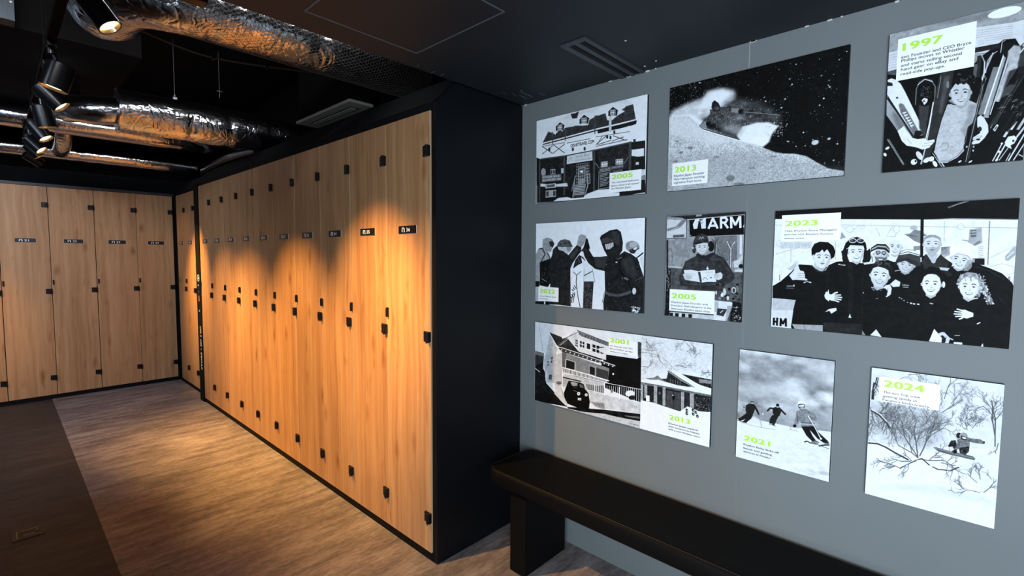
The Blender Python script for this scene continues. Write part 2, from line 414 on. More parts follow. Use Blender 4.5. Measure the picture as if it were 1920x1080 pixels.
def carcass_mesh(w, depth):
    b = MB(); t = .016
    b.box(0, t, .019, depth, .0, ZT + .014); b.box(w - t, w, .019, depth, 0, ZT + .014)
    b.box(t, w - t, depth - t, depth, 0, ZT + .014); b.box(t, w - t, .019, depth - t, ZT - .002, ZT + .014); b.box(t, w - t, .019, depth - t, .03, .046)
    return b.mesh('carcass', [M['frame']])
CARC = {}
PW, PH = .158, .041
def plate_mesh(num):
    b = MB()
    b.rbox(0, PW, -.0030, -.0003, 0, PH, .0006, 1, mi=1)
    b.box(.0006, PW - .0025, -.0036, -.0029, .0006, PH - .0006, mi=0)
    # house-like bent mark: two slanted uprights joined at the top
    y = -.0039
    def pol(pts):
        n = len(pts)
        vs = [(p[0], y, p[1]) for p in pts] + [(p[0], y + .0003, p[1]) for p in pts]
        b.add(vs, [tuple(range(n)), tuple(range(2 * n - 1, n - 1, -1))] + [(i, i + n, (i + 1) % n + n, (i + 1) % n) for i in range(n)], 2)
    pol([(.030, .010), (.036, .010), (.036, .026), (.0405, .029), (.0405, .034), (.030, .027)])
    pol([(.0425, .034), (.0555, .027), (.0555, .008), (.0485, .008), (.0485, .024), (.0425, .0275)])
    vs, fs = fit_text(num, .070, .103, .011, .0190, bold=.016)
    b.add([(q[0], y - q[2], q[1]) for q in vs], fs, 2)
    return b.mesh('number_plate', [M['plate'], M['plate_edge'], M['white']])

def locker(num, x, y, rz, w, depth, gap, label, group):
    root = empty('ski_locker', (x, y, 0), rz, label=label, cat='locker', group=group)
    k = (round(w, 3), gap)
    if k not in DOORS: DOORS[k] = door_mesh(w, gap)
    if (k[0], depth) not in CARC: CARC[(k[0], depth)] = carcass_mesh(w, depth)
    def mk(name, me, par, loc=(0, 0, 0)):
        o = bpy.data.objects.new(name, me); COL.objects.link(o); o.parent = par; o.location = loc; return o
    mk('carcass', CARC[(k[0], depth)], root)
    d = mk('door', DOORS[k], root)
    for z in (2.056, 1.152, .229): mk('hinge', HINGE, d, (w - gap, 0, z))
    mk('handle', HANDLE, d, (0, 0, 1.245))
    if num: mk('number_plate', plate_mesh(num), d, (w / 2 - PW / 2 + .004, 0, 1.664))
    return root
RZ = -math.pi / 2
gaps = {36: .004, 35: .0007, 34: .005, 33: .0007, 32: .005, 31: .0007, 30: .0015, 29: .0007, 28: .005, 27: .0007}
near = {36: 'nearest to the camera beside the black end panel', 35: 'second from the black end panel', 34: 'third from the black end panel',
        33: 'fourth from the black end panel', 32: 'fifth from the black end panel', 31: 'sixth from the black end panel', 30: 'fourth from the lettered black post',
        29: 'third from the lettered black post', 28: 'second from the lettered black post', 27: 'directly right of the lettered black post'}
for i in range(10):
    n = 36 - i
    yr = 1.8975 + .387 * i                      # right edge of this door
    locker(str(n), XL - .006, yr + .387, RZ, .387, .61, gaps[n],
           'tall light oak ski locker number %d, %s' % (n, near[n]), 'long row of ski lockers 27 to 36')
locker('26', XS - .006, 6.18 + .3725, RZ, .3725, .55, .0015, 'tall light oak ski locker number 26, directly left of the lettered black post', 'pair of ski lockers in the far corner')
locker('25', XS - .006, 6.5525 + .3725, RZ, .3725, .55, .0015, 'tall light oak ski locker number 25, against the far corner frame', 'pair of ski lockers in the far corner')
for n, x0, w, g, lb in [(20, -.337, .367, .006, 'tall light oak ski locker cut off by the left picture edge'), (21, .030, .368, .005, 'tall light oak ski locker number 21, leftmost full locker on the far wall'),
                     (22, .398, .367, .006, 'tall light oak ski locker number 22, second full locker on the far wall'),
                     (23, .765, .370, .004, 'tall light oak ski locker number 23, third full locker on the far wall'),
                     (24, 1.135, .353, .001, 'tall light oak ski locker number 24, rightmost on the far wall beside the corner')]:
    locker(str(n), x0 + .001, YF - .006, 0, w, .60, g, lb, 'far wall row of ski lockers')

# black end panel, plinths, stiles and sloping tops round the lockers
def solo(b, name, mats, label, cat, group=None):
    return tag(b.build(name, mats), label, cat, group)
b = MB(); b.prism([(XL, 0), (XL, 2.277), (1.572, 2.396), (XW - .001, 2.396), (XW - .001, 0)], YE, YE + .018, 'y')
solo(b, 'end_panel', M['black'], 'tall navy-black end panel closing the near end of the lockers, beside the grey wall', 'panel')
b = MB(); b.box(XL, XL + .03, YE + .0185, 1.8965, 0, 2.277); solo(b, 'stile', M['frame'], 'narrow black stile between locker 36 and the black end panel', 'stile')
b = MB(); b.box(XL - .001, XL + .004, 1.897, 5.767, 0, .043); solo(b, 'plinth', M['frame'], 'long black plinth below lockers 27 to 36', 'plinth')
b = MB(); b.box(XL, XL + .004, 1.897, 5.767, 2.25, 2.277); b.prism([(XL, 2.277), (XL + .155, 2.432), (XL + .145, 2.442), (XL - .004, 2.283)], YE + .019, 5.999, 'y')
b.box(XL + .15, XW - .002, YE + .019, 5.999, 2.428, 2.436); solo(b, 'locker_top', M['frame'], 'black sloping top over the long locker row', 'locker top')
pst = empty('post', (XL + .04, 5.842, 0), label='black post with white vertical lettering between lockers 26 and 27', cat='post')
OFF = (-(XL + .04), -5.842, 0)
b = MB(); b.box(XL - .014, XL + .10, 5.7685, 5.915, 0, 2.277); o = b.build('upright', M['frame'], pst); o.location = OFF
x = XL - .0148
n = 28
def ring(b, cy, cz, r0, r1):
    vs = [(x, cy + math.cos(2 * math.pi * i / n) * q, cz + math.sin(2 * math.pi * i / n) * q) for q in (r0, r1) for i in range(n)]
    b.add(vs, [(i, (i + 1) % n, (i + 1) % n + n, i + n) for i in range(n)])
b = MB()
for s, z0, z1 in [('STORE', .34, .525), ('+', .548, .566), ('DRY', .588, .665), ('&', .688, .706), ('GO', .722, .80)]:
    vs, fs = text_mesh(s, 1.0, .012)
    a = min(q[0] for q in vs); c = max(q[0] for q in vs); k = (z1 - z0) / (c - a)
    b.add([(x - q[2], 5.800 + q[1] * .055, z0 + (q[0] - a) * k) for q in vs], fs, 0)
o = b.build('lettering', M['white'], pst); o.location = OFF; o['kind'] = 'stuff'
b = MB(); ring(b, 5.838, 1.305, .030, .036); ring(b, 5.838, 1.305, .0005, .014)
o = b.build('round_emblem', M['white'], pst); o.location = OFF; o['kind'] = 'stuff'
def sq(y0, z0, w, h): return [(x, y0, z0), (x, y0 + w, z0), (x, y0 + w, z0 + h), (x, y0, z0 + h)]
BL, DL = plain('blue_mark', (.12, .25, .75), .5), plain('dull_label', (.30, .24, .15), .5)
for y0, z0, w_, h_, m_ in [(5.843, 1.222, .018, .014, M['white']), (5.826, 1.155, .012, .012, BL), (5.822, 1.06, .026, .060, DL), (5.832, .952, .014, .020, M['white'])]:
    b = MB(); b.add(sq(y0, z0, w_, h_), [(0, 1, 2, 3)]); o = b.build('symbol', m_, pst); o.location = OFF

b = MB(); b.box(XS - .001, XS + .004, 5.916, 6.93, 0, .043); solo(b, 'plinth', M['frame'], 'short black plinth below lockers 25 and 26', 'plinth')
b = MB(); b.box(XS, XS + .004, 5.916, 6.93, 2.25, 2.277); b.prism([(XS, 2.277), (XS + .155, 2.432), (XS + .145, 2.442), (XS - .004, 2.283)], 6.0, 7.045, 'y')
b.box(XS + .15, XW - .002, 6.0, 7.045, 2.428, 2.436); solo(b, 'locker_top', M['frame'], 'black sloping top over the two corner lockers', 'locker top')
b = MB(); b.box(XS, XS + .03, 6.927, 7.045, 0, 2.249); solo(b, 'stile', M['frame'], 'black corner stile between lockers 24 and 25', 'stile')
b = MB(); b.box(XS, XS + .03, 5.916, 6.178, .043, 2.249); solo(b, 'stile', M['frame'], 'black stile hidden behind the lettered post, right of locker 26', 'stile')
b = MB(); b.box(-.34, XS - .002, YF - .001, YF + .004, 0, .043); solo(b, 'plinth', M['frame'], 'black plinth below the far wall lockers 20 to 24', 'plinth')
b = MB(); b.box(1.489, XS - .002, YF, YF + .03, .043, 2.249); solo(b, 'stile', M['frame'], 'slim black stile right of locker 24 on the far wall', 'stile')
ft = empty('locker_top', (-.34, YF, 2.25), label='black sloping top with small screws over the far wall lockers', cat='locker top')
OFF = (.34, -YF, -2.25)
b = MB(); b.box(-.34, XS - .002, YF - .004, YF + .004, 2.25, 2.277); o = b.build('rail', plain('grey_top_rail', (.016, .017, .020), .5), ft); o.location = OFF
b = MB(); b.prism([(YF, 2.277), (YF + .155, 2.432), (YF + .145, 2.442), (YF - .002, 2.284)], -.34, XW - .002, 'x')
b.box(-.34, XW - .002, YF + .15, 7.658, 2.428, 2.436); o = b.build('slope', M['frame'], ft); o.location = OFF
for sx in (.20, .60, .94, 1.25):
    b = MB(); b.cyl((sx, YF + .0625, 2.3515), (sx, YF + .055, 2.357), .006, n=8); o = b.build('screw', M['screw'], ft); o.location = OFF

# ------------------------------------------------------------------ bench
bn = empty('bench', (1.88, .88, 0), label='long low black leather-covered bench on slab legs below the photo panels', cat='bench')
def rrect(x0, x1, y0, y1, rr, n=8):
    p = []
    for cx, cy, a0 in ((x1 - rr, y1 - rr, 0), (x0 + rr, y1 - rr, 90), (x0 + rr, y0 + rr, 180), (x1 - rr, y0 + rr, 270)):
        for k in range(n + 1):
            a = math.radians(a0 + 90 * k / n); p.append((cx + rr * math.cos(a), cy + rr * math.sin(a)))
    return p
b = MB(); e = .018; lev = []
X0, X1, Y0, Y1, Z0, Z1 = 1.694, 2.058, -.02, 1.775, .380, .460
prof = [(0, Z0 + .010), (.010, Z0)]
sec = [(.03, Z0), (.006, Z0 + .003), (0, Z0 + .012), (0, Z1 - .020), (.003, Z1 - .010), (.009, Z1 - .003), (.020, Z1), (.06, Z1 + .001)]
rings = []
for ins, z in sec: rings.append([(x, y, z) for x, y in rrect(X0 + ins, X1 - ins, Y0 + ins, Y1 - ins, max(.075 - ins, .01))])
n = len(rings[0]); vs = [q for rg_ in rings for q in rg_]
fs = [(i * n + k, i * n + (k + 1) % n, (i + 1) * n + (k + 1) % n, (i + 1) * n + k) for i in range(len(rings) - 1) for k in range(n)]
b.add(vs, fs, 0, True); b.add(vs, [tuple(range(n))[::-1], tuple(range((len(rings) - 1) * n, len(rings) * n))])
o = b.build('seat', M['leather'], bn); o.location = (-1.88, -.88, 0)
seat = o
b = MB()      # stitched seam round the upper edge
ring = [(x, y, Z1 - .0015) for x, y in rrect(X0 + .0105, X1 - .0105, Y0 + .0105, Y1 - .0105, .065)]
b.tube(ring + [ring[0]], .0014, n=5, cap=False)
b.build('seam', plain('brown_stitching', (.022, .012, .008), .5), seat)
for y in (1.477, .18):
    b = MB(); b.rbox(1.680, 2.003, y, y + .097, 0, .3795, .003, 2); lg = b.build('leg', M['leather'], bn); lg.location = (-1.88, -.88, 0)

# ------------------------------------------------------------------ floor box
fo = empty('floor_outlet', (.06, 3.715, 0), label='small brass floor outlet cover set in the dark vinyl at lower left', cat='outlet')
b = MB(); b.rbox(-.065, .065, -.062, .062, -.001, .003, .001, 1); b.build('cover', M['brass'], fo)
b = MB(); b.rbox(-.046, .048, -.045, .045, .003, .0045, .0006, 1); lid = b.build('lid', plain('dark_brass', (.035, .028, .015), .45, .6), fo)
b = MB()
for x0, x1, y0, y1 in [(-.046, .046, .043, .046), (-.046, .048, -.046, -.0435), (-.046, -.0435, -.045, .045), (-.02, .025, -.022, -.018), (.030, .038, .012, .018)]: b.box(x0, x1, y0, y1, .0044, .0054)
b.build('rim', plain('worn_brass', (.5, .38, .22), .35, .8), lid)

# ------------------------------------------------------------------ ceiling slot diffuser
vt = empty('slot_diffuser', (1.59, 1.17, CEIL), label='grey two-slot linear air diffuser in the lowered ceiling near the grey wall', cat='vent')
b = MB(); y0, y1, x0, x1 = 1.110, 1.232, 1.592, XW - .002
s = [(1.128, 1.158), (1.178, 1.208)]
def vb(xa, xb, ya, yb, za=-.006, zb=0): b.box(xa, xb, ya, yb, CEIL + za, CEIL + zb)
vb(x0, x1, y0, 1.128); vb(x0, x1, 1.208, y1); vb(x0, x0 + .022, 1.128, 1.208); vb(x0 + .022, x1, 1.158, 1.178)
o = b.build('frame', M['vent'], vt); o.location = (-1.59, -1.17, -CEIL)
for ya, yb in s:
    b = MB(); b.box(x0 + .022, x1, ya, yb, CEIL - .0012, CEIL - .0004); o = b.build('slot', M['slot'], vt); o.location = (-1.59, -1.17, -CEIL)
    b = MB(); b.box(x0 + .024, x1, ya + .010, ya + .014, CEIL - .0055, CEIL - .0012); q = b.build('blade', M['slot'], o)

# ------------------------------------------------------------------ air-conditioning cassette
cs = empty('air_conditioner', (1.79, 3.55, 2.62), label='slim beige ceiling air-conditioning cassette above the long locker row', cat='air conditioner')
b = MB(); b.rbox(-.095, .095, -.43, .43, -.018, .004, .008, 2); b.build('panel', M['cassette'], cs)
b = MB(); b.box(-.075, .075, -.41, .41, .004, SLAB - 2.62); b.build('casing', M['slab'], cs)
b = MB(); b.box(-.030, .040, -.33, .30, -.0195, -.0178); iv = b.build('outlet', M['vent'], cs)
b = MB(); b.rbox(-.022, .026, -.31, .28, -.026, -.0195, .003, 1); b.build('flap', M['cassette'], iv)
b = MB(); b.box(-.0285, -.0235, -.31, .28, -.0225, -.0195); b.build('blade', M['slot'], iv)

# ------------------------------------------------------------------ foil ducts
def smooth_noise(seed, n, m):
    rg = np.random.RandomState(seed); g = rg.rand(n, m) - .5
    return g
def bez(path, per=8):
    """Catmull-Rom through points"""
    P = [Vector(p) for p in path]; out = []
    for i in range(len(P) - 1):
        p0, p1, p2, p3 = P[max(i - 1, 0)], P[i], P[i + 1], P[min(i + 2, len(P) - 1)]
        for k in range(per):
            t = k / per
            out.append(.5 * ((2 * p1) + (-p0 + p2) * t + (2 * p0 - 5 * p1 + 4 * p2 - p3) * t * t + (-p0 + 3 * p1 - 3 * p2 + p3) * t ** 3))
    out.append(P[-1]); return out
def resample(pts, step):
    out = [pts[0]]; acc = 0
    for a, c in zip(pts, pts[1:]):
        d = (c - a).length
        while acc + d >= step:
            t = (step - acc) / d; a = a.lerp(c, t); out.append(a); d = (c - a).length; acc = 0
        acc += d
    out.append(pts[-1]); return out
def duct(root, path, rad, mat, seed, amp=.02, step=.02, n=40, name='duct', bands=True):
    p = resample(bez(path), step); rs = np.random.RandomState(seed)
    A = [(rs.uniform(-1, 1), rs.randint(1, 6), rs.uniform(2, 14), rs.uniform(0, 6.28)) for _ in range(9)]
    B = [(rs.uniform(.3, 1), rs.randint(5, 14), rs.uniform(18, 60), rs.uniform(0, 6.28)) for _ in range(8)]
    br = [rs.uniform(0, len(p) * step) for _ in range(int(len(p) * step * 2.2) + 1)] if bands else []
    def fn(i, a):
        t = i * step
        v = sum(w * math.sin(k * a + f_ * t + ph) for w, k, f_, ph in A) / 5 * amp
        v += sum(w * abs(math.sin(k * a + f_ * t + ph)) for w, k, f_, ph in B) / 8 * amp * .7
        for q in br:
            d = abs(t - q)
            if d < .05: v -= amp * 1.4 * (1 - d / .05) ** 2 * (.6 + .4 * math.sin(3 * a + q * 9))
        return 1 + v
    b = MB(); b.tube(p, rad, n=n, fn=fn)
    o = b.build(name, mat); return o
D1 = [(2.0, 2.75, 2.763), (1.5, 2.75, 2.763), (1.0, 2.75, 2.765), (.72, 2.76, 2.765), (.50, 2.84, 2.765), (.43, 3.02, 2.77), (.43, 3.20, 2.79), (.43, 3.30, 2.90), (.43, 3.31, 3.18)]
d1 = duct(None, D1, .158, M['foil'], 3, amp=.055)
tag(d1, 'big crinkled silver foil duct with wire netting, bending away at its left end', 'duct')
d2 = duct(None, [(1.98, 4.52, 2.60), (1.4, 4.52, 2.595), (.9, 4.52, 2.59), (.64, 4.52, 2.59)], .150, M['foil'], 11, amp=.06)
tag(d2, 'thick crinkled foil duct hanging behind the big netted duct', 'duct')
b = MB(); b.tube(bez([(.66, 4.52, 2.58), (.54, 4.54, 2.565), (.44, 4.66, 2.58), (.40, 4.9, 2.64), (.40, 5.0, 2.89)]), .095, n=28)
b.build('branch', M['foil_smooth'], d2)
d3 = duct(None, [(-2.6, 6.2, 2.775), (-1, 6.2, 2.775), (.3, 6.2, 2.775), (1.2, 6.2, 2.775), (2.05, 6.2, 2.775)], .108, M['foil_smooth'], 5, amp=.03)
tag(d3, 'smooth medium foil duct crossing behind the row of spotlights', 'duct')
d4 = duct(None, [(-2.6, 6.92, 2.606), (-.5, 6.92, 2.606), (.5, 6.92, 2.606), (1.72, 6.92, 2.606)], .086, M['foil_smooth'], 8, amp=.035)
tag(d4, 'thinnest foil duct, lowest and farthest, above the far lockers', 'duct')
b = MB(); b.tube(bez([(.50, 6.36, 2.76), (.50, 6.46, 2.68), (.50, 6.60, 2.62), (.50, 6.80, 2.60)]), .070, n=24)
el = b.build('elbow', M['foil'], d4)
d5 = duct(None, [(1.80, 6.82, 2.55), (1.74, 6.6, 2.53), (1.70, 6.1, 2.53), (1.70, 5.45, 2.536), (1.72, 4.86, 2.52)], .048, M['foil_dark'], 9, amp=.05, n=20)
tag(d5, 'thin dark flexible duct running along the top of the lockers in the far corner', 'duct')
# wire netting over the big duct: hexagonal mesh wound round the tube
def netting():
    R = .1665; hexr = .0115; per = 2 * math.pi * R
    cols = int(1.36 / (1.5 * hexr)); rows = int(per / (math.sqrt(3) * hexr)); hs = per / rows
    vs = []; fs = []
    def pt(s_, t_, rr):
        a = t_ / R
        return (2.0 - s_ - .0, 2.75 + rr * math.cos(a), 2.764 + rr * math.sin(a))
    def seg(p, q):
        dx, dy = q[0] - p[0], q[1] - p[1]; l = math.hypot(dx, dy); nx, ny = -dy / l * .0007, dx / l * .0007
        k = len(vs)
        for c in (p, q):
            vs.append(pt(c[0] + nx, c[1] + ny, R)); vs.append(pt(c[0] - nx, c[1] - ny, R)); vs.append(pt(c[0], c[1], R + .0013))
        fs.extend([(k, k + 2, k + 5, k + 3), (k + 2, k + 1, k + 4, k + 5), (k + 1, k, k + 3, k + 4)])
    for i in range(cols):
        for j in range(rows):
            cx = i * 1.5 * hexr; cy = (j + (.5 if i % 2 else 0)) * hs
            c = [(cx + hexr * math.cos(math.radians(60 * k)), cy + hs / math.sqrt(3) * math.sin(math.radians(60 * k))) for k in range(6)]
            for k in (0, 1, 2): seg(c[k], c[k + 1])
    b = MB(); b.add(vs, fs, 0)
    return b
o = netting().build('wire_netting', M['wire'], d1); o['kind'] = 'stuff'
# hanger rods and cable
for x, y, z0, lab in [(1.00, 4.52, 2.75, 'thin steel hanger rod with clamp holding the thick foil duct')]:
    t = empty('hanger_rod', (x, y, z0), label=lab, cat='rod')
    b = MB(); b.cyl((0, 0, 0), (0, 0, SLAB - z0), .0026, n=8); b.build('rod', M['screw'], t)
    b = MB(); b.rbox(-.016, .016, -.012, .012, -.022, .012, .003, 1); b.cyl((0, 0, .012), (0, 0, .03), .009, n=6); b.build('clamp', M['screw'], t)
t = empty('hanger_rod', (1.31, 4.52, 2.83), label='short loose threaded rod with a cross nut hanging from the black slab', cat='rod')
b = MB(); b.cyl((0, 0, 0), (0, 0, SLAB - 2.83), .0026, n=8); b.build('rod', M['screw'], t)
b = MB(); b.box(-.018, .018, -.005, .005, .05, .058); b.build('nut', M['galv'], t)
b = MB(); b.tube(bez([(.55, 3.3, 2.76), (.75, 3.3, 2.722), (.93, 3.3, 2.712), (1.23, 3.3, 2.745), (1.58, 3.3, 2.80), (1.70, 3.3, 2.82)]), .0055, n=6)
o = tag(b.build('cable', M['cable']), 'thin brown cable sagging below the big foil duct', 'cable')
for x in (.93, 1.23):
    b = MB(); b.box(x - .006, x + .006, 3.288, 3.312, 2.70 + (x - .93) * .11, 2.726 + (x - .93) * .11); b.build('clip', M['lamp'], o)
# galvanised box at upper left
gb = empty('metal_box', (.136, 4.10, 2.90), label='blue-grey galvanised sheet metal box at the top left picture corner', cat='box')
b = MB(); b.box(-.55, 0, 0, .118, -.003, SLAB - 2.90); b.build('casing', M['galv'], gb)
b = MB(); b.box(-.030, -.027, -.004, 0, -.003, SLAB - 2.90); b.build('fold', M['galv'], gb)
b = MB(); b.cyl((-.013, -.004, .10), (-.013, 0, .10), .006, n=8); b.build('screw', M['cassette'], gb)
# black control box above the lowered ceiling edge
kb = empty('control_box', (.43, 2.06, 2.452), label='black box hanging in front of the big foil duct at the top picture edge', cat='box')
b = MB(); b.rbox(-.08, .135, -.03, .03, 0, .10, .006, 2); b.build('casing', M['lamp'], kb)
b = MB(); b.cyl((.10, 0, .10), (.10, 0, SLAB - 2.452), .005, n=8); b.build('rod', M['lamp'], kb)
# cool linear lamp (fixture of void_lamp_light)
lf = empty('linear_lamp', (.35, 2.04, 3.02), label='linear ceiling lamp up in the black void', cat='lamp')
b = MB(); b.rbox(-1.2, 1.2, -.03, .03, -.06, .06, .005, 1); b.build('housing', M['lamp'], lf)
b = MB()
for x in (-.8, .8):
    b = MB(); b.cyl((x, 0, .05), (x, 0, SLAB - 3.02), .004, n=8); b.build('hanger', M['lamp'], lf)

lg2 = empty('linear_lamp', (-1.40, 3.28, 2.77), label='housing added for the unseen cool fill light left of the picture edge', cat='lamp')  # housing added above the unseen side fill light
b = MB(); b.rbox(-1.0, 1.0, -.2, .2, .09, .14, .005, 1); b.build('housing', M['lamp'], lg2)
b = MB(); b.cyl((0, 0, .05), (0, 0, SLAB - 2.77), .004, n=8); b.build('hanger', M['lamp'], lg2)

# ------------------------------------------------------------------ track with spotlights
tk = empty('lighting_track', (.235, 1.9, 2.60), label='black lighting track carrying the warm spotlights', cat='track')
b = MB(); b.box(-.018, .018, 0, 4.6, 0, .032); b.build('rail', M['slab'], tk)
b = MB()
for y in (.3, 1.9, 3.5):
    b = MB(); b.cyl((0, y, .032), (0, y, (2.90 if 4.22 - 1.9 < y < 6.3 - 1.9 else SLAB) - 2.60), .004, n=8); b.build('hanger', M['slab'], tk)
t2 = empty('lighting_track', (-.95, 4.9, 2.60), label='second black lighting track left of the picture edge', cat='track')
b = MB(); b.box(-.018, .018, 0, 1.3, 0, .032); b.build('rail', M['slab'], t2)
b = MB(); b.cyl((0, .6, .032), (0, .6, .30), .004, n=8); b.build('hanger', M['lamp'], t2)
SPOTS = [  # back centre, face centre, radius, watts, cone, aim (or None), label
    ((.250, 2.377, 2.505), (.325, 2.335, 2.380), .040, 230, 62, None, 'nearest warm spotlight on the track, in front of the big foil duct'),
    ((.270, 3.388, 2.500), (.234, 3.398, 2.380), .058, 25, 60, None, 'wide short spotlight, second from the camera on the track'),
    ((.206, 3.731, 2.460), (.290, 3.707, 2.360), .046, 380, 54, (1.45, 3.30, .62), 'third spotlight from the camera, tilted to the right'),
    ((.240, 4.350, 2.488), (.265, 4.354, 2.360), .050, 110, 50, (.95, 5.1, 0), 'fourth spotlight from the camera, pointing down and away'),
    ((.221, 4.836, 2.465), (.283, 4.803, 2.360), .047, 400, 54, (1.45, 4.2, .42), 'fifth spotlight from the camera, above the thinnest foil duct'),
    ((.215, 5.411, 2.450), (.288, 5.373, 2.360), .045, 340, 56, (1.45, 4.75, .38), 'sixth spotlight from the camera with a bright glowing mouth'),
    ((.222, 5.720, 2.447), (.289, 5.715, 2.360), .042, 500, 46, (1.47, 6.0, 1.20), 'seventh spotlight from the camera, mouth seen as a thin sliver'),
    ((.221, 6.100, 2.425), (.318, 6.142, 2.360), .042, 18, 44, None, 'farthest spotlight at the low end of the track'),
    ((.200, 2.060, 2.530), (.290, 2.090, 2.425), .042, 400, 44, (1.45, 2.42, 1.15), 'warm spotlight just above the picture edge, lighting lockers 35 and 36'),
    ((-.935, 5.58, 2.48), (-.855, 5.68, 2.37), .042, 130, 42, (-.40, 7.05, .95), 'warm spotlight on the second track, left of the picture edge'),
]
WARM = (1.0, .56, .17)
for B_, F_, rad, watt, cone, aim, lab in SPOTS:
    TX = .235 if B_[0] > 0 else -.95
    B_ = Vector(B_); F_ = Vector(F_); d = (F_ - B_).normalized()
    root = empty('spotlight', (TX, B_.y, 2.60), label=lab, cat='spotlight', group='warm spotlights on the ceiling track')
    off = -Vector((TX, B_.y, 2.60))
    def pp(b, name, m, par=None):
        o = b.build(name, m, par if par else root)
        if par is None: o.location = off
        return o
    # housing: open cylinder with wall thickness and recessed lamp
    b = MB(); rings = [(-.006, 0), (-.006, rad * .86), (0, rad), ((F_ - B_).length, rad), ((F_ - B_).length, rad * .90), ((F_ - B_).length - .030, rad * .84)]
    t = Vector((0, 0, 1)); e1 = d.cross(t).normalized(); e2 = d.cross(e1); n = 32; vs = []
    for s_, rr in rings:
        rr = max(rr, 1e-4)
        vs += [B_ + d * s_ + (e1 * math.cos(2 * math.pi * k / n) + e2 * math.sin(2 * math.pi * k / n)) * rr for k in range(n)]
    for i in range(len(rings) - 1):
        b.add(vs, [(i * n + k, i * n + (k + 1) % n, (i + 1) * n + (k + 1) % n, (i + 1) * n + k) for k in range(n)], 0, i in (2,))
    hs = pp(b, 'housing', M['lamp'])
    b = MB(); L0 = (F_ - B_).length
    b.cyl(B_ + d * (L0 - .0005), B_ + d * (L0 - .029), rad * .885, rad * .6, n=28, mi=0, caps=(False, False))
    b.build('reflector', M['reflector'], hs)
    b = MB(); b.cyl(B_ + d * (L0 - .016), B_ + d * (L0 - .012), rad * .70, n=24); b.build('lens', M['glow'], hs)
    # stem and adapter
    b = MB(); mid = B_ + d * .03
    b.cyl((mid.x, mid.y, mid.z), (TX, B_.y, 2.575), .011, n=12); b.cyl((TX, B_.y, 2.545), (TX, B_.y, 2.575), .020, n=16)
    pp(b, 'stem', M['lamp'])
    b = MB(); b.rbox(TX - .018, TX + .018, B_.y - .05, B_.y + .05, 2.572, 2.600, .003, 1); pp(b, 'adapter', M['lamp'])
    ld = bpy.data.lights.new('spot_beam', 'SPOT'); ld.energy = watt; ld.color = WARM; ld.spot_size = math.radians(cone); ld.spot_blend = 1.0; ld.shadow_soft_size = .018
    lo = bpy.data.objects.new('spot_beam', ld); COL.objects.link(lo); lo.location = F_ + d * .004
    dv = (Vector(aim) - lo.location) if aim else d
    lo.rotation_euler = dv.to_track_quat('-Z', 'Y').to_euler()
